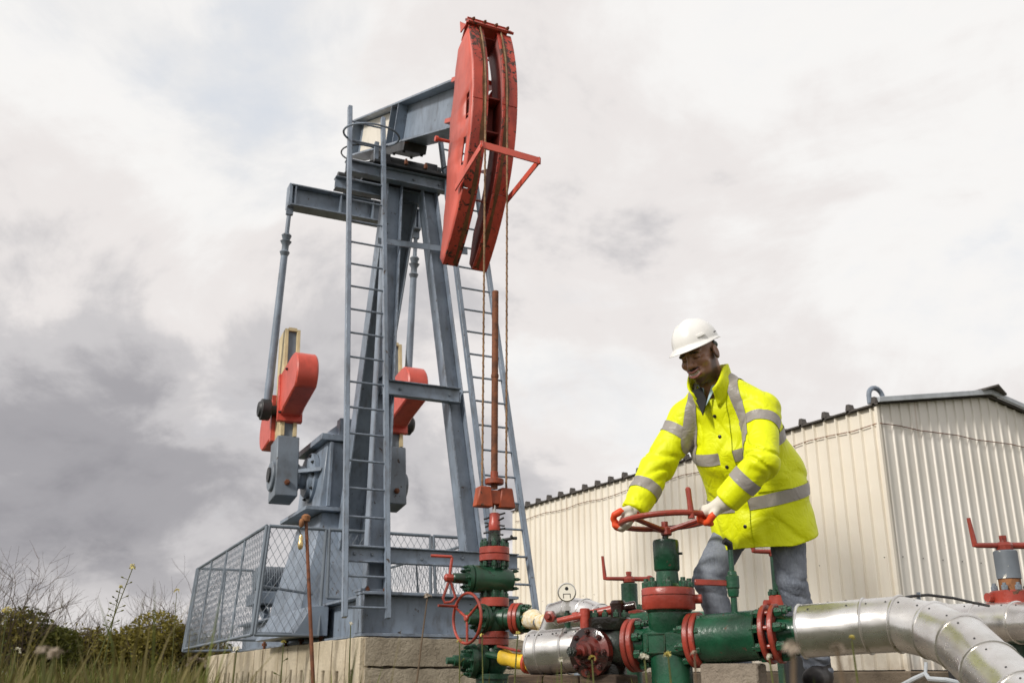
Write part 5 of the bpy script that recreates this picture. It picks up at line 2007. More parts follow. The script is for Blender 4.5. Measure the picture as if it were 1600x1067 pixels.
def np_mesh(name, vs, fs, mat, W, smooth=True):
    me = bpy.data.meshes.new(name)
    inv = np.array(W.inverted())
    vs = vs @ inv[:3, :3].T + inv[:3, 3]
    me.from_pydata(vs.tolist(), [], fs.tolist())
    me.update()
    me.materials.append(MATS[mat])
    if smooth:
        me.polygons.foreach_set('use_smooth', [True] * len(me.polygons))
    return me


def build_person():
    FZ0 = PADZ
    base = V(1.28, 4.93, FZ0)
    W = Matrix.Translation(base)
    nv = lambda v: np.array(v, float) / np.linalg.norm(v)
    F = nv((-0.64, -0.77, 0))
    L = nv((0.77, -0.64, 0))
    arr = lambda *a: np.array(a, float)
    # joints
    HIP = arr(1.25, 4.92, 1.16)
    WAI = arr(1.20, 4.88, 1.28)
    CHE = arr(1.095, 4.775, 1.48)
    SHO = arr(1.035, 4.715, 1.62)
    NEC = arr(0.985, 4.665, 1.705)
    shL, shR = arr(1.180, 4.595, 1.550), arr(0.88, 4.825, 1.575)
    elL, elR = arr(1.130, 4.440, 1.275), arr(0.715, 4.835, 1.335)
    wrL, wrR = arr(0.985, 4.525, 1.125), arr(0.590, 4.770, 1.120)
    knR, anR = arr(0.935, 4.88, 0.80), arr(1.075, 4.985, 0.40)
    knL, anL = arr(1.325, 4.83, 0.78), arr(1.455, 4.965, 0.40)
    hpL, hpR = HIP + L * 0.10, HIP - L * 0.10
    # ---------------------------------------------------------------- head (local frame: x his left, y face, z up)
    fh = nv((-0.62, -0.66, -0.46))
    lh = nv(np.cross((0, 0, 1), -fh) * -1)
    lh = nv(np.cross(fh, (0, 0, 1.0)) * -1)
    up0 = np.cross(fh, lh) * -1
    if up0[2] < 0:
        up0 = -up0
    # tilt the head a little towards the viewer's left
    tilt = R(5)
    lh2 = lh * math.cos(tilt) + up0 * math.sin(tilt)
    uh = nv(up0 * math.cos(tilt) - lh * math.sin(tilt))
    lh = nv(lh2)
    HB = np.stack([lh, fh, uh])                 # rows: local axes in world
    HC = arr(0.905, 4.585, 1.832)
    hs = 1.10

    def head_sdf(p):
        q = p.copy()
        q[:, 0] = np.abs(q[:, 0])
        d = ell(p, (0, -0.012, 0.038), (0.075, 0.096, 0.082))
        d = smin(d, ell(p, (0, 0.022, -0.035), (0.060, 0.066, 0.080)), 0.025)
        d = smin(d, ell(p, (0, 0.030, -0.075), (0.046, 0.050, 0.042)), 0.02)
        d = smin(d, ell(p, (0, 0.066, -0.103), (0.020, 0.020, 0.017)), 0.02)
        d = smin(d, ell(q, (0.042, 0.056, -0.022), (0.024, 0.024, 0.020)), 0.018)
        d = smin(d, ell(q, (0.028, 0.074, 0.022), (0.026, 0.014, 0.010)), 0.012)
        d = smax(d, -ell(q, (0.031, 0.098, 0.003), (0.017, 0.016, 0.011)), 0.010)
        d = smin(d, ell(q, (0.031, 0.071, 0.003), (0.0145, 0.0145, 0.0125)), 0.004)
        d = smin(d, seg(p, (0, 0.084, 0.012), (0, 0.104, -0.026), 0.008, 0.013), 0.012)
        d = smin(d, ell(q, (0.014, 0.092, -0.031), (0.010, 0.011, 0.009)), 0.006)
        d = smin(d, ell(p, (0, 0.080, -0.064), (0.036, 0.020, 0.024)), 0.012)
        w = p.copy()
        w[:, 2] -= 9.0 * p[:, 0] ** 2          # corners of the smile
        w[:, 1] += 6.0 * p[:, 0] ** 2
        d = smin(d, ell(w, (0, 0.097, -0.056), (0.034, 0.010, 0.0065)), 0.006)
        d = smin(d, ell(w, (0, 0.095, -0.079), (0.030, 0.011, 0.0075)), 0.006)
        d = smax(d, -ell(w, (0, 0.106, -0.067), (0.030, 0.013, 0.0062)), 0.004)
        d = smin(d, ell(w, (0, 0.086, -0.065), (0.028, 0.010, 0.006)), 0.002)
        ear = ell(q, (0.079, -0.012, -0.008), (0.009, 0.020, 0.032))
        ear = smax(ear, -ell(q, (0.088, -0.008, -0.004), (0.006, 0.011, 0.019)), 0.006)
        d = smin(d, ear, 0.008)
        return d
    # neck root in head space
    nb = (HB @ (NEC + arr(0.015, 0.02, -0.06) - HC)) / hs

    def body_local(p):
        d = head_sdf(p)
        d = smin(d, seg(p, (0, -0.025, -0.045), nb, 0.056, 0.064), 0.03)
        return d
    vs, fs = surface_net(body_local, (-0.11, -0.13, -0.24), (0.11, 0.13, 0.14), 0.0031)
    loc = vs.copy()
    vs_h = (vs * hs) @ HB + HC

    def bulk(P):
        d = eseg(P, HIP, WAI, 0.15, 0.11, 0.14, 0.10, L, F)
        d = smin(d, eseg(P, WAI, CHE, 0.14, 0.10, 0.16, 0.11, L, F), 0.05)
        d = smin(d, eseg(P, CHE, SHO, 0.16, 0.10, 0.12, 0.08, L, F), 0.05)
        d = smin(d, seg(P, SHO, NEC + (HC - NEC) * 0.2, 0.07, 0.058), 0.04)
        for s, e, w in ((shL, elL, wrL), (shR, elR, wrR)):
            d = smin(d, seg(P, SHO, s, 0.06, 0.055), 0.04)
            d = smin(d, seg(P, s, e, 0.052, 0.040), 0.02)
            d = smin(d, seg(P, e, w, 0.040, 0.027), 0.02)
        for h, k, a in ((hpL, knL, anL), (hpR, knR, anR)):
            d = smin(d, seg(P, h, k, 0.080, 0.052), 0.04)
            d = smin(d, seg(P, k, a, 0.050, 0.035), 0.02)
        return d
    vb, fb = surface_net(bulk, (0.5, 4.35, 0.33), (1.6, 5.2, 1.76), 0.018)
    vall = np.concatenate([vs_h, vb])
    fall = np.concatenate([fs, fb + len(vs_h)])
    me = np_mesh('person', vall, fall, 'skin', W)
    # colours that belong to the face itself: lips, beard, brows, eyes, teeth
    x, y, z = loc.T
    ax = np.abs(x)
    col = np.tile(arr(0.31, 0.160, 0.102), (len(loc), 1))
    warm = np.exp(-((ax - 0.04) ** 2 / 0.0006 + (z + 0.02) ** 2 / 0.0008)) * (y > 0.03)
    col = col + warm[:, None] * arr(0.07, 0.03, 0.016)

    def put(mask, c, soft=None):
        nonlocal col
        k = mask.astype(float)[:, None]
        col = col * (1 - k) + np.array(c) * k
    hair = (z > 0.045) | ((y < 0.010) & (z > 0.0) & (ax > 0.05) & ~((ax > 0.072) & (np.abs(y + 0.012) < 0.026))) | ((y < -0.04) & (z > -0.03))
    put(hair & ~((y > 0.045) & (z < 0.075)), (0.010, 0.008, 0.007))
    beard = np.clip(1.5 - ((z + 0.105) / 0.026) ** 2, 0, 1) * np.clip((y + 0.01) / 0.02, 0, 1)
    ss = lambda v, a, b: np.clip((v - a) / (b - a), 0, 1) ** 2 * (3 - 2 * np.clip((v - a) / (b - a), 0, 1))
    side = ss(y, -0.020, 0.000) * (1 - ss(y - 0.35 * (-z - 0.03), 0.012, 0.040)) * (1 - ss(z, -0.03, 0.01)) * ss(z, -0.125, -0.09) * (ax > 0.03) * 0.9
    must = ((z < -0.040) & (z > -0.050) & (ax < 0.030) & (y > 0.07))
    bb = np.clip(np.maximum(beard, side), 0, 1)[:, None] * 0.78
    col = col * (1 - bb) + arr(0.016, 0.010, 0.008) * bb
    put(must, (0.035, 0.018, 0.012))
    zs = z - 9.0 * x ** 2
    lips = (((np.abs(zs + 0.0560) < 0.0062) | (np.abs(zs + 0.0790) < 0.0080)) & (ax < 0.033) & (y > 0.074))
    put(lips, (0.20, 0.070, 0.055))
    teeth = (np.abs(zs + 0.0655) < 0.0050) & (ax < 0.026) & (y > 0.070)
    put(teeth, (0.66, 0.60, 0.52))
    brow = (np.abs(z - 0.024 - 0.004 * np.cos(ax * 60)) < 0.0042) & (ax > 0.012) & (ax < 0.05) & (y > 0.05)
    put(brow, (0.012, 0.009, 0.008))
    lash = (np.abs(z + 0.003 + 40 * (ax - 0.031) ** 2 * -1 * 0.05) < 0.0022) & (ax > 0.017) & (ax < 0.046) & (y > 0.06)
    put(lash, (0.010, 0.007, 0.006))
    colall = np.concatenate([np.c_[col, np.ones(len(col))], np.tile(arr(0.105, 0.05, 0.03, 1), (len(vb), 1))])
    at_ = me.attributes.new('tint', 'FLOAT_COLOR', 'POINT')
    at_.data.foreach_set('color', colall.astype(np.float32).ravel())
    person = bpy.data.objects.new('person', me)
    COL.objects.link(person)
    person.location = base
    WM[person.name] = W
    tag(person, 'worker in yellow high-visibility jacket and white hard hat turning the big handwheel', 'person')

    def part(name, vs_, fs_, mat, parent=None):
        m_ = np_mesh(name, vs_, fs_, mat, W)
        return link(bpy.data.objects.new(name, m_), parent or person)

    # ---------------------------------------------------------------- jeans
    def jeans(P):
        d = eseg(P, HIP + arr(0, 0, 0.08), HIP - arr(0, 0, 0.02), 0.165, 0.125, 0.165, 0.13, L, F)
        for h, k, a, sd in ((hpL, knL, anL, 1), (hpR, knR, anR, 2)):
            d = smin(d, seg(P, h, k, 0.098, 0.072), 0.04)
            d = smin(d, seg(P, k, a + (a - k) * 0.05, 0.070, 0.062), 0.02)
        fz = np.clip((0.95 - P[:, 2]) / 0.3, 0.25, 1.0)
        low = np.clip((0.62 - P[:, 2]) / 0.15, 0, 1)
        fold = waves(P * np.array([1, 1, 1.9]), 26, 3) * 0.0065 * fz
        ringf = np.sin(P[:, 2] * 115 + 3.0 * np.sin(P[:, 0] * 14) + 2.0 * np.sin(P[:, 1] * 17)) * 0.0055 * (0.25 + low)
        knee = np.exp(-((P[:, 2] - 0.78) / 0.13) ** 2) + low
        val = np.exp(-(np.sin(P[:, 2] * 38 + 2.5 * waves(P, 14, 9) + P @ arr(9, -7, 0)) / 0.3) ** 2) * 0.008 * knee
        return d + fold + ringf * 0.6 + val
    v_, f_ = surface_net(jeans, (0.78, 4.66, 0.345), (1.62, 5.15, 1.34), 0.010)
    part('jeans', v_, f_, 'denim')
    # side seams of the jeans
    # ---------------------------------------------------------------- boots
    for a, kn, dr in ((anL, knL, nv((-0.45, -0.9, 0))), (anR, knR, nv((-0.6, -0.8, 0)))):
        def boot(P, a=a, dr=dr):
            g = arr(a[0], a[1], FZ0)
            d = seg(P, a + arr(0, 0, 0.06), g + arr(0, 0, 0.07), 0.055, 0.058)
            d = smin(d, seg(P, g + arr(0, 0, 0.055), g + dr * 0.17 + arr(0, 0, 0.05), 0.055, 0.050), 0.03)
            d = smin(d, ell(P, g - dr * 0.04 + arr(0, 0, 0.05), (0.05, 0.05, 0.05)), 0.02)
            d = np.maximum(d, FZ0 + 0.002 - P[:, 2])
            return d
        v_, f_ = surface_net(boot, (a[0] - 0.3, a[1] - 0.3, FZ0 - 0.02), (a[0] + 0.2, a[1] + 0.2, a[2] + 0.14), 0.010)
        part('boot', v_, f_, 'boot_black')

    # ---------------------------------------------------------------- jacket
    HEM = arr(1.245, 4.925, 1.03)
    MID = arr(1.215, 4.895, 1.24)
    spine_up = nv(CHE - HEM)
    # hem plane dips at the front (towards the viewer's left) and rises at the back
    hem_n = nv((0.22, 0.27, -1.0))
    hem_p = arr(1.21, 4.88, 0.962)

    def tor(P):
        d = eseg(P, HEM - arr(0, 0, 0.10), MID, 0.262, 0.225, 0.235, 0.195, L, F)
        d = smin(d, eseg(P, MID, CHE, 0.235, 0.190, 0.215, 0.160, L, F), 0.06)
        d = smin(d, eseg(P, CHE, SHO, 0.205, 0.155, 0.135, 0.105, L, F), 0.06)
        d = smin(d, seg(P, SHO + F * 0.015, NEC + arr(0.01, 0.01, 0.0), 0.105, 0.080), 0.05)
        return d

    def armL(P):
        d = seg(P, SHO + L * 0.08, shL, 0.090, 0.088)
        d = smin(d, seg(P, NEC + L * 0.055 + arr(0.01, 0.01, -0.012), shL, 0.062, 0.085), 0.03)
        d = smin(d, seg(P, shL, elL, 0.088, 0.073), 0.03)
        return smin(d, seg(P, elL, elL + (wrL - elL) * 1.0, 0.075, 0.060), 0.03)

    def armR(P):
        d = seg(P, SHO - L * 0.08, shR, 0.088, 0.086)
        d = smin(d, seg(P, NEC - L * 0.055 + arr(0.01, 0.01, -0.012), shR, 0.058, 0.083), 0.03)
        d = smin(d, seg(P, shR, elR, 0.088, 0.074), 0.03)
        return smin(d, seg(P, elR, elR + (wrR - elR) * 1.0, 0.079, 0.062), 0.03)

    def sleeve_cut(P, d, e, w):
        n = nv(w - e)
        return smax(d, (P - (e + (w - e) * 1.06)) @ n, 0.008)

    def along(P, a, b):
        ab = b - a
        return ((P - a) @ ab) / (ab @ ab)

    def jacket(P):
        dt = tor(P)
        n_ = waves(P * np.array([1, 1, 0.8]), 17, 5)
        diag = np.sin((P @ nv(arr(0.5, -0.6, 1.0))) * 48 + 2.2 * np.sin(P @ arr(9, 7, -5)) + 1.0)
        n2_ = waves(P * np.array([1, 1, 0.6]), 30, 8)
        dt = dt + n_ * 0.0045 + np.exp(-(n2_ / 0.16) ** 2) * 0.0065 - 0.002 + diag * 0.002 * np.clip((1.52 - P[:, 2]) / 0.2, 0, 1)
        inner = tor(P) + 0.018 + n_ * 0.0045
        dt = np.maximum(dt, (P - hem_p) @ hem_n)
        dt = np.maximum(dt, -np.maximum(inner, P[:, 2] - 1.22))
        for fa, s, e, w, sd in ((armL, shL, elL, wrL, 1), (armR, shR, elR, wrR, 2)):
            d = sleeve_cut(P, fa(P), e, w)
            u = along(P, s, e)
            v = along(P, e, w)
            n = waves(P, 24, 20 + sd)
            near = np.exp(-((v - 0.02) / 0.30) ** 2) + 0.4
            cr = np.exp(-(np.sin(u * 6.5 + 1.6 * n + P @ arr(4, 6, -3) + sd) / 0.33) ** 2)
            cr2 = np.exp(-(np.sin(v * 7.5 + 1.9 * n + P @ arr(7, -9, 4)) / 0.33) ** 2)
            d = d + n * 0.0026 + (cr * 0.0085 + cr2 * 0.0105) * near - 0.003
            dt = smin(dt, d, 0.022)
        # neck opening
        nk = seg(P, NEC + arr(0.01, 0.01, -0.05) + F * 0.012, NEC + (HC - NEC) * 0.7, 0.060, 0.066)
        vee = seg(P, NEC + F * 0.10 + arr(0, 0, -0.085), NEC + F * 0.05 + arr(0, 0, 0.06), 0.012, 0.05)
        dt = smax(dt, -nk, 0.01)
        dt = smax(dt, -vee, 0.01)
        return dt
    v_, f_ = surface_net(jacket, (0.50, 4.31, 0.93), (1.60, 5.25, 1.80), 0.0075)
    jk = part('jacket', v_, f_, 'hi_vis_yellow')
    # ---- reflective bands cut from the cloth itself, 4 mm proud
    vj, fj = v_, f_
    cen = vj[fj].mean(1)
    dT, dL_, dR_ = tor(cen), armL(cen), armR(cen)
    cls = np.argmin(np.stack([dT, dL_, dR_]), 0)
    e1 = vj[fj[:, 2]] - vj[fj[:, 0]]
    e2 = vj[fj[:, 3]] - vj[fj[:, 1]]
    fn_ = np.cross(e1, e2)
    fn_ /= np.linalg.norm(fn_, axis=1)[:, None] + 1e-9
    vn = np.zeros_like(vj)
    for k in range(4):
        np.add.at(vn, fj[:, k], fn_)
    vn /= np.linalg.norm(vn, axis=1)[:, None] + 1e-9

    def band(name, mat, mask, planes, lift=0.0035):
        """planes: list of (point, normal): keep what lies behind each"""
        sel = fj[mask]
        if len(sel) == 0:
            return None
        used, inv = np.unique(sel, return_inverse=True)
        bm = bmesh.new()
        pv = vj[used] + vn[used] * lift
        bvs = [bm.verts.new(p) for p in pv]
        for q in inv.reshape(-1, 4):
            try:
                bm.faces.new([bvs[i] for i in q])
            except ValueError:
                pass
        for p, n in planes:
            bmesh.ops.bisect_plane(bm, geom=bm.verts[:] + bm.edges[:] + bm.faces[:], plane_co=Vector(p), plane_no=Vector(n), clear_outer=True)
        if not bm.faces:
            bm.free()
            return None
        m_ = bpy.data.meshes.new(name)
        bm.transform(W.inverted())
        bm.to_mesh(m_)
        bm.free()
        m_.materials.append(MATS[mat])
        m_.polygons.foreach_set('use_smooth', [True] * len(m_.polygons))
        return link(bpy.data.objects.new(name, m_), jk)

    def slab(p, n, w):
        n = nv(n)
        return [(np.array(p) + n * w / 2, n), (np.array(p) - n * w / 2, -n)]

    def near(p, n, w):
        return np.abs((cen - np.array(p)) @ nv(n)) < w / 2 + 0.02
    out = (tor(cen) > -0.012)
    T = 'reflective_tape'
    # waist band, chest band
    wb_p, wb_n = arr(1.225, 4.90, 1.205), (-0.23, -0.25, 1.0)
    band('reflective_band', T, (cls == 0) & out & near(wb_p, wb_n, 0.058), slab(wb_p, wb_n, 0.058))
    cb_p, cb_n = arr(1.10, 4.78, 1.435), nv(CHE - MID) + arr(0.10, 0.05, 0.0)
    band('reflective_band', T, (cls == 0) & out & near(cb_p, cb_n, 0.055), slab(cb_p, cb_n, 0.055))
    # braces over the shoulders
    for sg in (-1, 1):
        p = SHO + L * sg * 0.118
        fr = ((cen - CHE) @ nv(CHE - MID)) > -0.075
        m_ = (dT < np.minimum(dL_, dR_) + 0.10) & near(p, L + 0.22 * sg * np.array([0, 0, 1.0]), 0.052) & fr & out
        band('reflective_band', T, m_, slab(p, L + 0.22 * sg * np.array([0, 0, 1.0]), 0.052) + [(CHE - nv(CHE - MID) * 0.045, -nv(CHE - MID))], 0.0048)
    # sleeves: upper and forearm rings
    for ci, s, e, w, fu, ff in ((1, shL, elL, wrL, 0.30, 0.50), (2, shR, elR, wrR, 0.34, 0.56)):
        n = nv(e - s)
        p = s + (e - s) * fu
        band('reflective_band', T, (cls == ci) & near(p, n, 0.055) & (np.linalg.norm(cen - p, axis=1) < 0.17), slab(p, n, 0.055))
        n = nv(w - e)
        p = e + (w - e) * ff
        band('reflective_band', T, (cls == ci) & near(p, n, 0.055) & (np.linalg.norm(cen - p, axis=1) < 0.14), slab(p, n, 0.055))
    # front placket, over the bands
    pl_l = 0.012
    m_ = (np.abs((cen - MID) @ L - pl_l) < 0.06) & ((cen - MID) @ F > 0.02) & (dT < 0.05) & out & (cls == 0)
    band('placket', 'hi_vis_yellow', m_, [(MID + L * (pl_l + 0.036), L), (MID + L * (pl_l - 0.036), -L), (NEC - arr(0, 0, 0.09), arr(0, 0, 1.0))], 0.0075)
    # pocket flap on his left side
    pk = arr(1.23, 4.70, 1.235)
    m_ = (np.linalg.norm(cen - pk, axis=1) < 0.13) & (cls == 0) & out
    ln = nv(L * 0.6 - F * 0.8)
    band('pocket_flap', 'hi_vis_yellow', m_, slab(pk, (-0.12, -0.1, 1.0), 0.085) + slab(pk, ln, 0.17), 0.008)
    # snap buttons
    bvh = BVHTree.FromPolygons([tuple(p) for p in vj], [tuple(q) for q in fj])
    for zz in (1.54, 1.44, 1.30, 1.14, 1.03):
        f = (zz - MID[2]) / (CHE[2] - MID[2])
        c_ = MID + (CHE - MID) * f + L * (pl_l - 0.004)
        hit = bvh.ray_cast(Vector(c_ + F * 0.5), Vector(-F))
        if hit[0] is not None and hit[3] < 0.45:
            MB().lathe(hit[0] + hit[1] * 0.006, hit[1], [(0, 0.009), (0.004, 0.0085), (0.006, 0.005)], 12).build('snap_button', 'button_dark', jk)
    # ---- stand-up collar, open at the front
    nup = nv(HC - NEC)
    nup = nv(NEC - SHO + arr(0.0, 0.0, 0.06))
    cf = nv(F - nup * (F @ nup))
    cl = nv(np.cross(nup, cf))
    if cl @ L < 0:
        cl = -cl
    c0 = NEC + F * 0.012 + arr(0.012, 0.012, -0.055)
    vs2, fs2 = [], []
    na, nh = 40, 5
    for i in range(na + 1):
        a = R(24) + (R(336) - R(24)) * i / na
        front = max(0.0, math.cos(a)) ** 2
        for j in range(nh + 1):
            f = j / nh
            flare = 0.010 * f + 0.036 * front * f ** 1.2
            rl, rf = 0.098 - 0.010 * f + flare, 0.098 - 0.012 * f + flare
            hgt = 0.132 - 0.046 * front
            drop = 0.050 * front
            wob = 0.004 * math.sin(a * 5 + j)
            vs2.append(c0 + cf * (math.cos(a) * (rf + wob)) + cl * (math.sin(a) * (rl + wob)) + nup * (hgt * f - drop))
    for i in range(na):
        for j in range(nh):
            q = i * (nh + 1) + j
            fs2.append((q, q + 1, q + nh + 2, q + nh + 1))
    co = part('collar', np.array(vs2), np.array(fs2), 'hi_vis_yellow', jk)
    so = co.modifiers.new('thick', 'SOLIDIFY')
    so.thickness = 0.009
    so.offset = 0
    co.data.materials.append(MATS['jacket_lining'])
    so.material_offset = 0
    # dark lining showing in the open neck, shirt collar inside
    pn = NEC + F * 0.085 + arr(0, 0, -0.10)
    b = MB().prism([(-0.055, 0.065), (0.0, 0.075), (0.03, 0.0), (0.010, -0.075)], pn - L * 0.022 + F * 0.012, Vector(L), Vector(nv(arr(0, 0, 1.0) - F * 0.15)), 0.010)
    b.build('lining', 'jacket_lining', jk, bevel=0.003)
    for sg in (-1, 1):
        b = MB().prism([(0.0, -0.075), (0.045 * sg, 0.035), (0.068 * sg, 0.06), (0.02 * sg, 0.05)], NEC + F * 0.082 + L * 0.004 * sg + arr(0, 0, -0.055), Vector(nv(L - F * 0.35 * sg)), Vector(nv(arr(0, 0, 1.0) - F * 0.30)), 0.006)
        b.build('shirt_collar', 'shirt_blue', person, bevel=0.002)
    # ---------------------------------------------------------------- hard hat
    HM = Matrix(((lh[0], fh[0], uh[0], HC[0]), (lh[1], fh[1], uh[1], HC[1]), (lh[2], fh[2], uh[2], HC[2]), (0, 0, 0, 1)))
    hat = HM @ Matrix.Translation((0, -0.012, 0.060)) @ Matrix.Rotation(R(4), 4, 'X')
    vs3, fs3 = [], []
    n, rows = 64, 16
    rx, ry, rz_ = 0.110, 0.130, 0.118
    prof = []
    for j in range(rows + 1):
        a = (math.pi / 2) * j / rows
        prof.append((math.sin(a) ** 0.92, math.cos(a)))
    for j, (rr, zz) in enumerate(prof):
        for k in range(n):
            ph = 2 * math.pi * k / n
            cx, cy = math.sin(ph), math.cos(ph)
            x_, y_ = rx * rr * cx, ry * rr * cy
            ridge = 0.006 * math.exp(-(x_ / 0.018) ** 2) * zz
            ridge += 0.004 * (math.exp(-((abs(x_) - 0.045) / 0.010) ** 2)) * zz
            vs3.append(V(x_, y_, rz_ * zz + ridge))
    for (ext, drop) in ((0.006, -0.004), (0.5, -0.010), (1.0, -0.020), (1.0, -0.024), (0.5, -0.015), (0.0, -0.010)):
        for k in range(n):
            ph = 2 * math.pi * k / n
            cx, cy = math.sin(ph), math.cos(ph)
            bl = 0.009 + 0.042 * max(0, cy) ** 2.2
            e_ = ext * bl if ext > 0.01 else ext * 0.5
            vs3.append(V((rx + e_) * cx, (ry + e_) * cy, drop * (0.5 + 0.9 * max(0, cy))))
    tot = rows + 1 + 6
    for j in range(tot - 1):
        for k in range(n):
            k2 = (k + 1) % n
            fs3.append((j * n + k, j * n + k2, (j + 1) * n + k2, (j + 1) * n + k))
    b = MB().add([hat @ p for p in vs3], fs3)
    ht = b.build('hard_hat', 'helmet_white', person, smooth=50)
    so = ht.modifiers.new('sub', 'SUBSURF')
    so.levels = so.render_levels = 1
    # slots and band of the hat
    for y_ in (-0.02,):
        p = hat @ V(rx * 0.985, y_, 0.022)
        MB().beam(p - Vector(fh) * 0.008, p + Vector(fh) * 0.008, 0.006, 0.004).build('vent_slot', 'gauge_black', ht)
    p = hat @ V(rx * 0.80, ry * 0.60, 0.026)
    nrm = (p - hat @ V(0, 0, 0)).normalized()
    MB().beam(p - nrm.cross(Vector(uh)) * 0.022, p + nrm.cross(Vector(uh)) * 0.022, 0.014, 0.010, up=nrm).build('lamp_clip', 'helmet_white', ht, bevel=0.002)
    # suspension band at the nape
    pts = []
    for i in range(17):
        a = R(95) + R(170) * i / 16
        pts.append(hat @ V(0.084 * math.sin(a), 0.100 * math.cos(a) - 0.004, -0.020 - 0.030 * max(0, -math.cos(a))))
    MB().tube(pts, 0.009, 8).build('nape_strap', 'hat_strap', ht)
    # ---------------------------------------------------------------- gloves
    def glove(grip, T, wr, side, red_dir):
        """hand closed round the rim: grip point on the rim, T rim tangent, wr wrist"""
        grip, T, wr = map(lambda q: np.array(q, float), (grip, T, wr))
        T = nv(T)
        N = wr - grip
        N = nv(N - T * (N @ T))
        B = np.cross(T, N) * side
        k = grip + N * 0.036 + B * 0.016
        palm_a = wr + (grip - wr) * 0.12

        def pt(n_, b_, t_):
            return grip + (N * n_ + B * b_ + T * t_) * 1.12
        chains = []
        for i in range(4):
            t_ = (i - 1.5) * 0.0215
            ln_ = (0.92, 1.0, 0.98, 0.82)[i]
            chains.append([pt(0.050, 0.012, t_ * 0.9), pt(0.018, 0.030 * ln_, t_), pt(-0.014, 0.024 * ln_, t_), pt(-0.026, -0.002, t_), pt(-0.010, -0.024 * ln_, t_ * 0.96)])
        ths = 1 if side * 1 > 0 else -1
        thumb = [pt(0.062, -0.008, -0.030), pt(0.030, -0.024, -0.046), pt(0.004, -0.032, -0.044), pt(-0.012, -0.026, -0.036)]

        def hand(P):
            d = eseg(P, palm_a, pt(0.026, 0.012, 0), 0.040, 0.038, 0.058, 0.030, T, B)
            d = smin(d, seg(P, wr + N * 0.02, palm_a, 0.042, 0.036), 0.02)
            fd = None
            for c_ in chains:
                for a, b_, ra, rb in zip(c_, c_[1:], (0.0160, 0.0152, 0.0142, 0.0136), (0.0152, 0.0142, 0.0136, 0.0125)):
                    q = seg(P, a, b_, ra, rb)
                    fd = q if fd is None else np.minimum(fd, q)
            d = smin(d, fd, 0.006)
            th = None
            for a, b_, ra, rb in zip(thumb, thumb[1:], (0.020, 0.0175, 0.0155), (0.0175, 0.0155, 0.013)):
                q = seg(P, a, b_, ra, rb)
                th = q if th is None else np.minimum(th, q)
            return smin(d, th, 0.008)
        allp = np.array([wr + N * 0.02, palm_a] + [q for c_ in chains for q in c_] + thumb)
        v2, f2 = surface_net(hand, allp.min(0) - 0.05, allp.max(0) + 0.05, 0.0035)
        g = part('glove', v2, f2, 'glove_white')
        g.data.materials.append(MATS['glove_red'])
        c2 = v2[f2].mean(1)
        q = c2 - grip
        n_, b_, t_ = q @ N, q @ B, q @ T
        isred = (n_ < 0.006) & (b_ < 0.020) | (b_ < -0.014) & (n_ < 0.05) | ((np.abs(n_ - 0.070) < 0.026) & (np.abs(t_ - 0.004) < 0.024) & (b_ > 0.010))
        g.data.polygons.foreach_set('material_index', isred.astype(np.int32))
        return g
    wc = np.array(WHEEL_C)
    gR = wc + arr(-0.200, -0.02 + 0.06, 0.004)
    gL = wc + arr(0.190, -0.085, 0.004)
    gR = wc + nv(arr(-0.98, 0.20, 0)) * 0.212
    gL = wc + nv(arr(0.84, -0.54, 0)) * 0.212
    glove(gR, arr(0.20, 0.98, 0), wrR, 1, 0)
    glove(gL, arr(0.54, 0.84, 0), wrL, -1, 0)
    return person


build_person()
# ================================================================== PLANTS
def leaf_cloud(r, centres, n, size, flat=0.0):
    vs, fs = [], []
    tot = sum(c[3] for c in centres)
    for (c, rad, sq, wgt) in centres:
        for _ in range(int(n * wgt / tot)):
            while True:
                q = V(r.uniform(-1, 1), r.uniform(-1, 1), r.uniform(-1, 1))
                l = q.length
                if 0.25 < l < 1.0 and r.random() < l ** 1.5:
                    break
            p = c + V(q.x * rad, q.y * rad, q.z * rad * sq)
            if p.z < 0.02:
                continue
            d = V(r.gauss(0, 1), r.gauss(0, 1), r.gauss(0, 0.8)).normalized()
            e = d.cross(V(r.gauss(0, 1), r.gauss(0, 1), r.gauss(0, 1))).normalized()
            s = size * r.uniform(0.6, 1.3)
            k = len(vs)
            vs += [p - d * s, p - e * s * 0.45, p + d * s, p + e * s * 0.45]
            fs.append((k, k + 1, k + 2, k + 3))
    return vs, fs


def twigs(b, r, p, d, ln, rad, depth, spread=0.55):
    q = p
    pts = [p]
    for i in range(3):
        d = (d + V(r.gauss(0, 0.16), r.gauss(0, 0.16), r.gauss(0.03, 0.08))).normalized()
        q = q + d * ln / 3
        pts.append(q)
    b.tube(pts, [rad, rad * 0.85, rad * 0.7, rad * 0.55], 4, cap=False)
    if depth > 0:
        for i in range(r.randint(2, 4)):
            j = r.choice((1, 2, 3, 3))
            dd = (d + V(r.gauss(0, spread), r.gauss(0, spread), r.gauss(0.1, spread * 0.6))).normalized()
            twigs(b, r, pts[j], dd, ln * r.uniform(0.55, 0.8), rad * 0.55, depth - 1, spread)


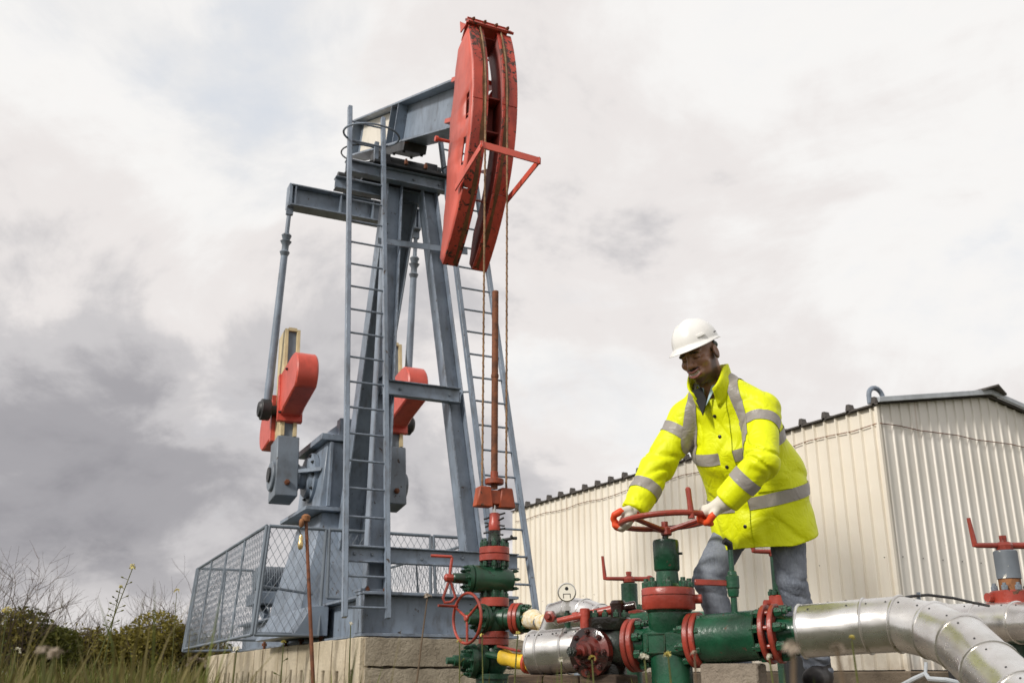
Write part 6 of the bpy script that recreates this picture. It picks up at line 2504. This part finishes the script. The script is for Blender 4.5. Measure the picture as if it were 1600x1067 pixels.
def bush(name, label, px, Y, w, h, mat, seed, leaves, size=0.06, twig=0, group=None, cat='bush', bare=False):
    r = random.Random(seed)
    c = at(px, 1060, Y)
    t = thing(name, label, cat, (c.x, Y, 0), group=group)
    b = MB()
    for i in range(7 if not bare else 16):
        a = r.uniform(0, 6.28)
        d = V(math.cos(a) * 0.55, math.sin(a) * 0.4, 1).normalized()
        twigs(b, r, V(c.x + r.uniform(-0.3, 0.3) * w, Y + r.uniform(-.2, .2) * w, -0.03), d, h * (0.42 if not bare else r.uniform(0.38, 0.55)), 0.022 if not bare else 0.019, 3 if bare else 2)
    b.build('branches', 'twig', t, smooth=0)
    cs = []
    n = 9
    for i in range(n):
        x = r.uniform(-0.5, 0.5) * w
        z = h * (0.3 + 0.38 * r.random() * (1 - (2 * x / w) ** 2 * 0.6))
        rad = r.uniform(0.22, 0.36) * min(w, h * 1.2)
        cs.append((V(c.x + x, Y + r.uniform(-.3, .3) * w * 0.6, z), rad, 0.85, rad ** 2))
    if leaves:
        vs, fs = leaf_cloud(r, cs, leaves, size)
        MB().add(vs, fs).build('foliage', mat, t, smooth=0)
    return t


bush('bush', 'dark green bush at the left edge of the picture', 8, 22, 1.9, 2.3, 'bush_dark', 1, 7000)
bush('bush', 'low dark bush second from the left edge', 52, 25, 1.6, 1.9, 'bush_dark', 2, 5000)
bush('bush', 'rounded olive bush left of the gate leaf in the chain-link fence', 205, 26, 2.3, 2.25, 'bush_olive', 3, 8500)
bush('bush', 'olive bush touching the far corner of the chain-link fence', 268, 27, 1.8, 2.1, 'bush_olive', 4, 6500)
bush('bush', 'low brown-green bush between dark and olive bushes', 118, 28, 2.0, 1.7, 'bush_olive', 5, 4500)
bush('bush', 'dark bush seen under the chain-link gate', 345, 28, 2.4, 1.5, 'bush_dark', 6, 5500)
bush('bush', 'low bush behind the plinth right of the gate', 430, 32, 2.2, 1.0, 'bush_dark', 16, 3500)
for k, (px, Y, w, h, s, lb) in enumerate(((100, 25.5, 1.6, 2.0, 21, 'leafless twiggy shrub rising above the low brown-green bush'),
                                          (252, 27.5, 1.5, 2.4, 22, 'leafless shrub rising behind the olive bushes'),
                                          (292, 26.5, 1.3, 2.6, 23, 'leafless shrub beside the far fence corner'),
                                          (16, 21.5, 1.0, 2.5, 24, 'leafless shrub above the dark bush at the left edge'),
                                          (140, 27.0, 1.4, 1.8, 25, 'leafless shrub left of the rounded olive bush'),
                                          (70, 26.0, 1.2, 1.7, 26, 'short leafless shrub over the second bush'))):
    bush('bare_shrub', lb, px, Y, w, h, 'bush_olive', s, 900, 0.045, bare=True, cat='shrub', group='leafless shrubs on the left')


def build_grass():
    r = random.Random(5)
    vg, fg, vd, fd = [], [], [], []

    def inside_plinth(x, y):
        q = Matrix.Rotation(-PYAW, 2) @ Vector((x - PJ.x, y - PJ.y))
        return -0.95 < q.x < 1.5 and -0.5 < q.y < 8.9

    def blade(x, y, h, w, dry):
        vs, fs = (vd, fd) if dry else (vg, fg)
        a = r.uniform(0, 6.28)
        bx, by = math.cos(a), math.sin(a)
        lean = r.uniform(0.05, 0.45) * h
        px, py = -by, bx
        k = len(vs)
        for f, ww in ((0, 1.0), (0.45, 0.85), (0.8, 0.5)):
            cx, cy = x + bx * lean * f * f, y + by * lean * f * f
            vs.extend([(cx - px * w * ww, cy - py * w * ww, h * f), (cx + px * w * ww, cy + py * w * ww, h * f)])
        vs.append((x + bx * lean, y + by * lean, h * (1 - 0.12 * lean / h)))
        fs.extend([(k, k + 1, k + 3, k + 2), (k + 2, k + 3, k + 5, k + 4), (k + 4, k + 5, k + 6)])
    n = 0
    while n < 26000:
        y = 1.6 + 16.0 * r.random() ** 1.25
        x = r.uniform(-0.62, 0.30) * y
        if inside_plinth(x, y):
            continue
        if x > 0.1 and y > 4.2:
            continue
        px = 800 + 1556 * x / y
        dens = 1.0 if px < 340 else (0.22 if px < 620 else 0.13)
        if r.random() > dens:
            continue
        n += 1
        tall = 0.36 + 0.05 * math.sin(x * 2.1 + 1) + 0.04 * math.sin(y * 1.7)
        if px > 340:
            tall *= 0.84
        h = tall * r.uniform(0.55, 1.1)
        if r.random() < 0.06 and px < 640:
            h *= 1.3
        dry = r.random() < 0.30
        blade(x, y, h * (1.18 if dry and px < 340 else 1.0), r.uniform(0.0025, 0.0055) * (1 + y * 0.04), dry)
    # far meadow, coarser
    for _ in range(9000):
        y = r.uniform(16, 45)
        x = r.uniform(-0.60, -0.12) * y
        if inside_plinth(x, y):
            continue
        blade(x, y, r.uniform(0.22, 0.50), 0.012, r.random() < 0.3)
    o = MB().add(vg, fg).build('grass', 'grass_green', None, smooth=0)
    tag(o, 'rough green grass growing around the plinth', 'grass', kind='stuff')
    o = MB().add(vd, fd).build('dry_grass', 'grass_dry', None, smooth=0)
    tag(o, 'dry straw-coloured blades among the green grass', 'grass', kind='stuff')


build_grass()


def weed(px0, py1, px1, Y, seed, mat, label, head=0.016, dry=False, pods=0, group=None):
    """one stalk from the ground up to a picture height, with a clustered flower head and side pods"""
    r = random.Random(seed)
    top = at(px1, py1, Y)
    bx = at(px0, 1060, Y).x
    p0 = V(bx - (top.x - bx) * 0.4, Y + r.uniform(-0.05, 0.05), 0.0)
    t = thing('wildflower', label, 'wildflower', (p0.x, p0.y, 0), group=group)
    mid = p0.lerp(top, 0.55) + V(r.uniform(-0.02, 0.02), 0, 0.01)
    pts = [p0, p0.lerp(mid, 0.5), mid, mid.lerp(top, 0.55) + V(0, 0, 0.006), top]
    sm = 'stem_dry' if dry else 'stem_green'
    MB().tube(pts, [0.0042, 0.0038, 0.0032, 0.0026, 0.002], 6).build('stem', sm, t)
    # flower head: florets of four petals around a dome
    for i in range(9):
        a, e = r.uniform(0, 6.28), r.uniform(0.1, 1.5)
        d = V(math.cos(a) * math.cos(e), math.sin(a) * math.cos(e), math.sin(e))
        c = top + d * head * r.uniform(0.5, 1.0)
        vs, fs = [], []
        dd, s, u = frame(d)
        for k in range(4):
            aa = k * math.pi / 2 + r.random()
            w1 = s * math.cos(aa) + u * math.sin(aa)
            w2 = s * math.cos(aa + 0.6) + u * math.sin(aa + 0.6)
            w0 = s * math.cos(aa - 0.6) + u * math.sin(aa - 0.6)
            q = len(vs)
            vs += [c, c + w0 * head * 0.38 + d * 0.001, c + w1 * head * 0.62 + d * head * 0.15, c + w2 * head * 0.38 + d * 0.001]
            fs.append((q, q + 1, q + 2, q + 3))
        MB().add(vs, fs).build('floret', mat, t, smooth=0)
    for i in range(pods):
        f = 0.45 + 0.5 * i / max(1, pods)
        q = pts[2].lerp(pts[4], (f - 0.4) / 0.6)
        a = r.uniform(0, 6.28)
        e = q + V(math.cos(a) * 0.03, math.sin(a) * 0.02, 0.012)
        MB().tube([q, q.lerp(e, 0.7), e, e + (e - q) * 0.25], [0.0012, 0.0012, 0.0042, 0.002], 5).build('pod', sm, t)
    for i in range(3):
        q = p0.lerp(mid, 0.25 + 0.25 * i)
        a = r.uniform(0, 6.28)
        e = q + V(math.cos(a) * 0.07, math.sin(a) * 0.05, 0.035)
        s = V(-math.sin(a), math.cos(a), 0) * 0.007
        MB().add([q, q.lerp(e, 0.5) - s, e, q.lerp(e, 0.5) + s], [(0, 1, 2, 3)]).build('leaf', 'grass_green', t, smooth=0)
    return t


weed(130, 888, 207, 5.0, 1, 'petal_yellow', 'tallest wildflower stalk leaning right on the left side, with yellow head', 0.020, pods=14)
weed(140, 918, 188, 5.1, 2, 'petal_yellow', 'shorter wildflower stalk beside the tallest leaning one', 0.012, pods=10)
weed(268, 925, 276, 8.5, 3, 'petal_yellow', 'upright yellow wildflower in front of the far fence corner', 0.028, pods=6)
weed(10, 955, 11, 4.6, 4, 'petal_yellow', 'yellow wildflower at the left edge', 0.02, pods=4)
weed(0, 1018, 26, 3.2, 5, 'petal_white', 'pale wildflower head low at the left edge', 0.012)
weed(70, 1020, 68, 1.5, 6, 'petal_dusty', 'pale blurred wildflower right of the left edge', 0.010)
weed(83, 1024, 86, 1.4, 7, 'petal_dusty', 'second of two pale blurred wildflowers near the left edge', 0.010)
weed(310, 1040, 308, 2.4, 8, 'petal_dusty', 'dull wildflower head in front of the fence gate', 0.022)
weed(365, 1014, 370, 3.6, 9, 'petal_white', 'white wildflower in front of the left end of the plinth', 0.014)
weed(440, 1004, 443, 4.5, 10, 'petal_yellow', 'thin wildflower in front of the ribbed plinth blocks', 0.011, pods=3)
weed(545, 975, 548, 4.4, 11, 'petal_white', 'thin wildflower below the front ladder', 0.011)
weed(640, 932, 668, 3.6, 12, 'petal_dusty', 'wildflower with dusty head in front of the front sill beam', 0.013, dry=True)
weed(715, 1003, 718, 4.0, 13, 'petal_yellow', 'wildflower left of the wellhead casing', 0.012, pods=3)
weed(752, 993, 753, 4.2, 14, 'petal_yellow', 'wildflower in front of the red handwheel', 0.010)
weed(812, 990, 809, 4.0, 15, 'petal_yellow', 'wildflower between the wellhead and the clad pipe end', 0.010)
weed(878, 1032, 877, 3.0, 16, 'petal_white', 'pale wildflower in front of the clad pipe end', 0.010)
weed(922, 1030, 925, 3.0, 17, 'petal_yellow', 'yellow wildflower in front of the choke valve', 0.011)
weed(1010, 1028, 1007, 2.5, 18, 'petal_white', 'pale wildflower left of the big valve body', 0.012)
weed(1045, 1024, 1044, 2.6, 19, 'petal_yellow', 'wildflower in front of the big valve body', 0.011)
weed(1085, 1022, 1085, 2.4, 20, 'petal_dusty', 'dry brown stalk right of the big valve body', 0.009, dry=True)
weed(1205, 1028, 1202, 2.6, 21, 'petal_white', 'small white wildflower below the green pipe spool', 0.010)
weed(1262, 1018, 1240, 0.95, 22, 'petal_dusty', 'large blurred dusty seed head below the red flanges', 0.010, dry=True)
weed(1318, 1016, 1308, 1.1, 23, 'petal_dusty', 'blurred brown seed head in front of the clad pipe', 0.008, dry=True)
weed(1333, 1000, 1331, 2.4, 24, 'petal_yellow', 'slender yellow wildflower in front of the clad pipe', 0.010)
